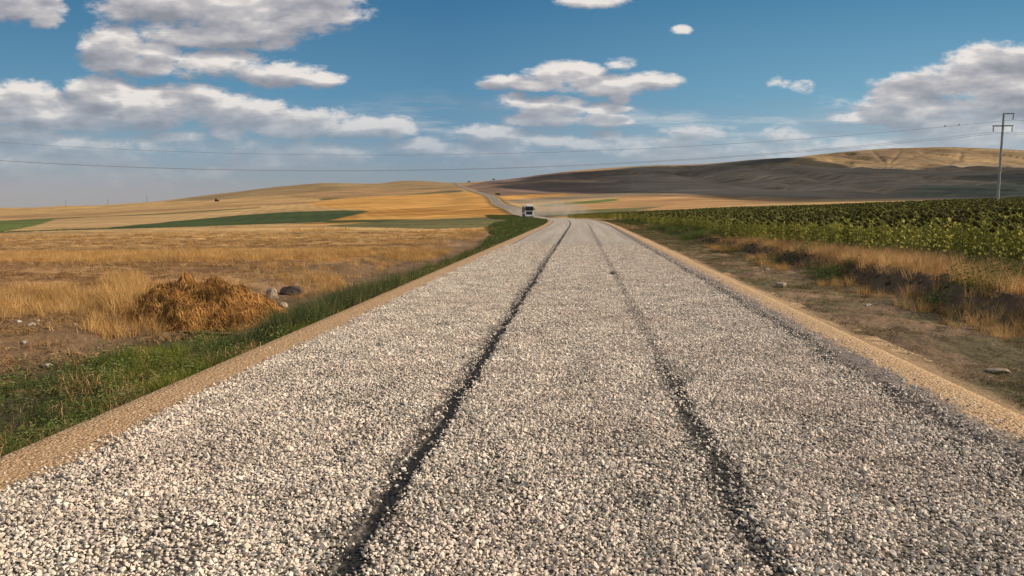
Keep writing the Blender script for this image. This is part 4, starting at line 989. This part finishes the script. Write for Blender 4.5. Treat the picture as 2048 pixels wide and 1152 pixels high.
# ------------------------------------------------------------------ far tractor, tree and bush
def build_tractor():
    x_, y_ = hit(434, 403); z_ = float(terrain(np.array([x_]), np.array([y_]))[0]); r = empty('tractor', (x_, y_, z_), R(80))
    tag(r, 'tiny dark red farm tractor on the distant stubble slope at the left', 'tractor')
    red = simple('red_paint', (.22, .03, .02), .4); blk = simple('tractor_black', (.02, .02, .02), .7)
    MB().box((0, -1.0, 1.35), (1.1, 2.2, 1.0), .12).box((0, .9, 1.1), (1.4, 1.6, .6), .1).build('body', red, r)
    c = MB().box((0, .9, 2.2), (1.6, 1.5, 1.5), .12, taper=(.88, .88)).build('cab', blk, r); MB().box((0, .9, 3.0), (1.7, 1.7, .15), .05).build('roof', red, c)
    for sg in (-1, 1):
        MB().tube((sg*.75, 1.1, .9), (sg*1.25, 1.1, .9), .9, n=20).build('wheel', blk, r); MB().tube((sg*.65, -1.6, .6), (sg*1.0, -1.6, .6), .6, n=16).build('wheel', blk, r)
    r.scale = (1.2,)*3
build_tractor()
def tree(px, py, Y_, h, w, label, name='tree', n=900):
    p = at(px, py, Y_); z_ = float(terrain(np.array([p.x]), np.array([Y_]))[0]); r = empty(name, (p.x, Y_, z_)); tag(r, label, name.replace('_', ' '))
    bk = simple('bark', (.08, .06, .045), .9); t = MB().tube((0, 0, -.5), (0, 0, h*.45), h*.04, h*.025, 8)
    for k in range(5): a = k*1.26; t.tube((0, 0, h*.32), (math.cos(a)*w*.25, math.sin(a)*w*.25, h*.6), h*.02, h*.008, 6)
    t.build('trunk', bk, r)
    g = np.random.default_rng(int(px)); V = []; Q = []; cl = [(g.normal(0, w*.2), g.normal(0, w*.2), h*g.uniform(.45, .85)) for _ in range(9)]
    for k in range(n):
        c = Vector(cl[k % 9])+Vector((g.normal(0, w*.12), g.normal(0, w*.12), g.normal(0, h*.09))); s = .28; q = Matrix.Rotation(g.uniform(0, 6.28), 3, 'Z') @ Matrix.Rotation(g.uniform(0, 3), 3, 'X'); i0 = len(V)
        for a in ((-.5, 0, 0), (0, -.35, 0), (.5, 0, 0), (0, .35, 0)): V.append(c+q @ (Vector(a)*s*2))
        Q.append((i0, i0+1, i0+2, i0+3))
    meshobj('crown', V, Q, M_green, r)
tree(987, 360, 1490, 4.2, 5.5, 'tiny lone tree on the skyline to the right of the far road')
tree(938, 368, 1390, 2.8, 6, 'low dark bush on the skyline where the road crosses the ridge', 'bush')
tree(996, 392, 640, 2.6, 4, 'dark green bush beside the far stretch of road', 'bush', 700)

# ------------------------------------------------------------------ cloud standing out of view to the right, whose shadow lies over the hill
def build_cloud():
    H0 = 900.
    poly = [(1010,362),(1100,349),(1250,337),(1420,328),(1540,316),(1600,315),(1660,322),(1720,331),(1800,335),(1850,336),(1925,325),(2048,334),(2400,345),(2600,380),(2500,408),(1700,406),(1600,400),(1400,387),(1240,387),(1130,388),(1060,382),(1010,374)]
    out = []
    for px, py in poly:
        x, y = hit(px, py, 280); z = float(terrain(np.array([x]), np.array([y]), False)[0]); k = (H0-z)/SUNV.z; out.append((x+SUNV.x*k+35, y+SUNV.y*k, k))
    print('cloud', [(round(a), round(b)) for a, b, _ in out])
    O = np.array([(a, b) for a, b, _ in out]); x0, y0 = O.min(0)-60; x1, y1 = O.max(0)+60
    # ragged solid: heightfield top and slightly lumpy base over the outline
    sp_ = 22.; gx, gy = np.meshgrid(np.arange(x0, x1, sp_), np.arange(y0, y1, sp_)); sh = gx.shape; X_ = gx.ravel(); Y_ = gy.ravel()
    jx = X_+(fbm(X_*.006, Y_*.006, 501, 3)-.5)*60; jy = Y_+(fbm(X_*.006, Y_*.006, 503, 3)-.5)*60
    ins = poly_in(jx, jy, [tuple(p) for p in O]).reshape(sh)
    top = H0+18+45*fbm(X_*.004, Y_*.004, 505, 4).reshape(sh); bot = H0+14*fbm(X_*.01, Y_*.01, 507, 3).reshape(sh)
    bm = bmesh.new(); vt = {}; 
    def gv(i, j, lay):
        k = (i, j, lay)
        if k not in vt: vt[k] = bm.verts.new((gx[i, j], gy[i, j], top[i, j] if lay else bot[i, j]))
        return vt[k]
    cell = ins[:-1, :-1] & ins[1:, :-1] & ins[:-1, 1:] & ins[1:, 1:]; ni, nj = cell.shape
    for i in range(ni):
        for j in range(nj):
            if not cell[i, j]: continue
            bm.faces.new((gv(i, j, 1), gv(i, j+1, 1), gv(i+1, j+1, 1), gv(i+1, j, 1))); bm.faces.new((gv(i, j, 0), gv(i+1, j, 0), gv(i+1, j+1, 0), gv(i, j+1, 0)))
            for di, dj, a, b in ((-1, 0, (i, j), (i, j+1)), (1, 0, (i+1, j+1), (i+1, j)), (0, -1, (i+1, j), (i, j)), (0, 1, (i, j+1), (i+1, j+1))):
                ii, jj = i+di, j+dj
                if not (0 <= ii < ni and 0 <= jj < nj and cell[ii, jj]): bm.faces.new((gv(*a, 1), gv(*a, 0), gv(*b, 0), gv(*b, 1)))
    for _ in range(3): bmesh.ops.smooth_vert(bm, verts=bm.verts, factor=.5, use_axis_x=True, use_axis_y=True, use_axis_z=True)
    me = bpy.data.meshes.new('cloud'); bm.to_mesh(me); bm.free(); me.polygons.foreach_set('use_smooth', [True]*len(me.polygons))
    m, t, b = newmat('cloud_vapour'); b.inputs['Base Color'].default_value = (.85, .85, .86, 1); b.inputs['Roughness'].default_value = 1; me.materials.append(m)
    o = bpy.data.objects.new('cloud', me); COL.objects.link(o); tag(o, kind='structure')
build_cloud()
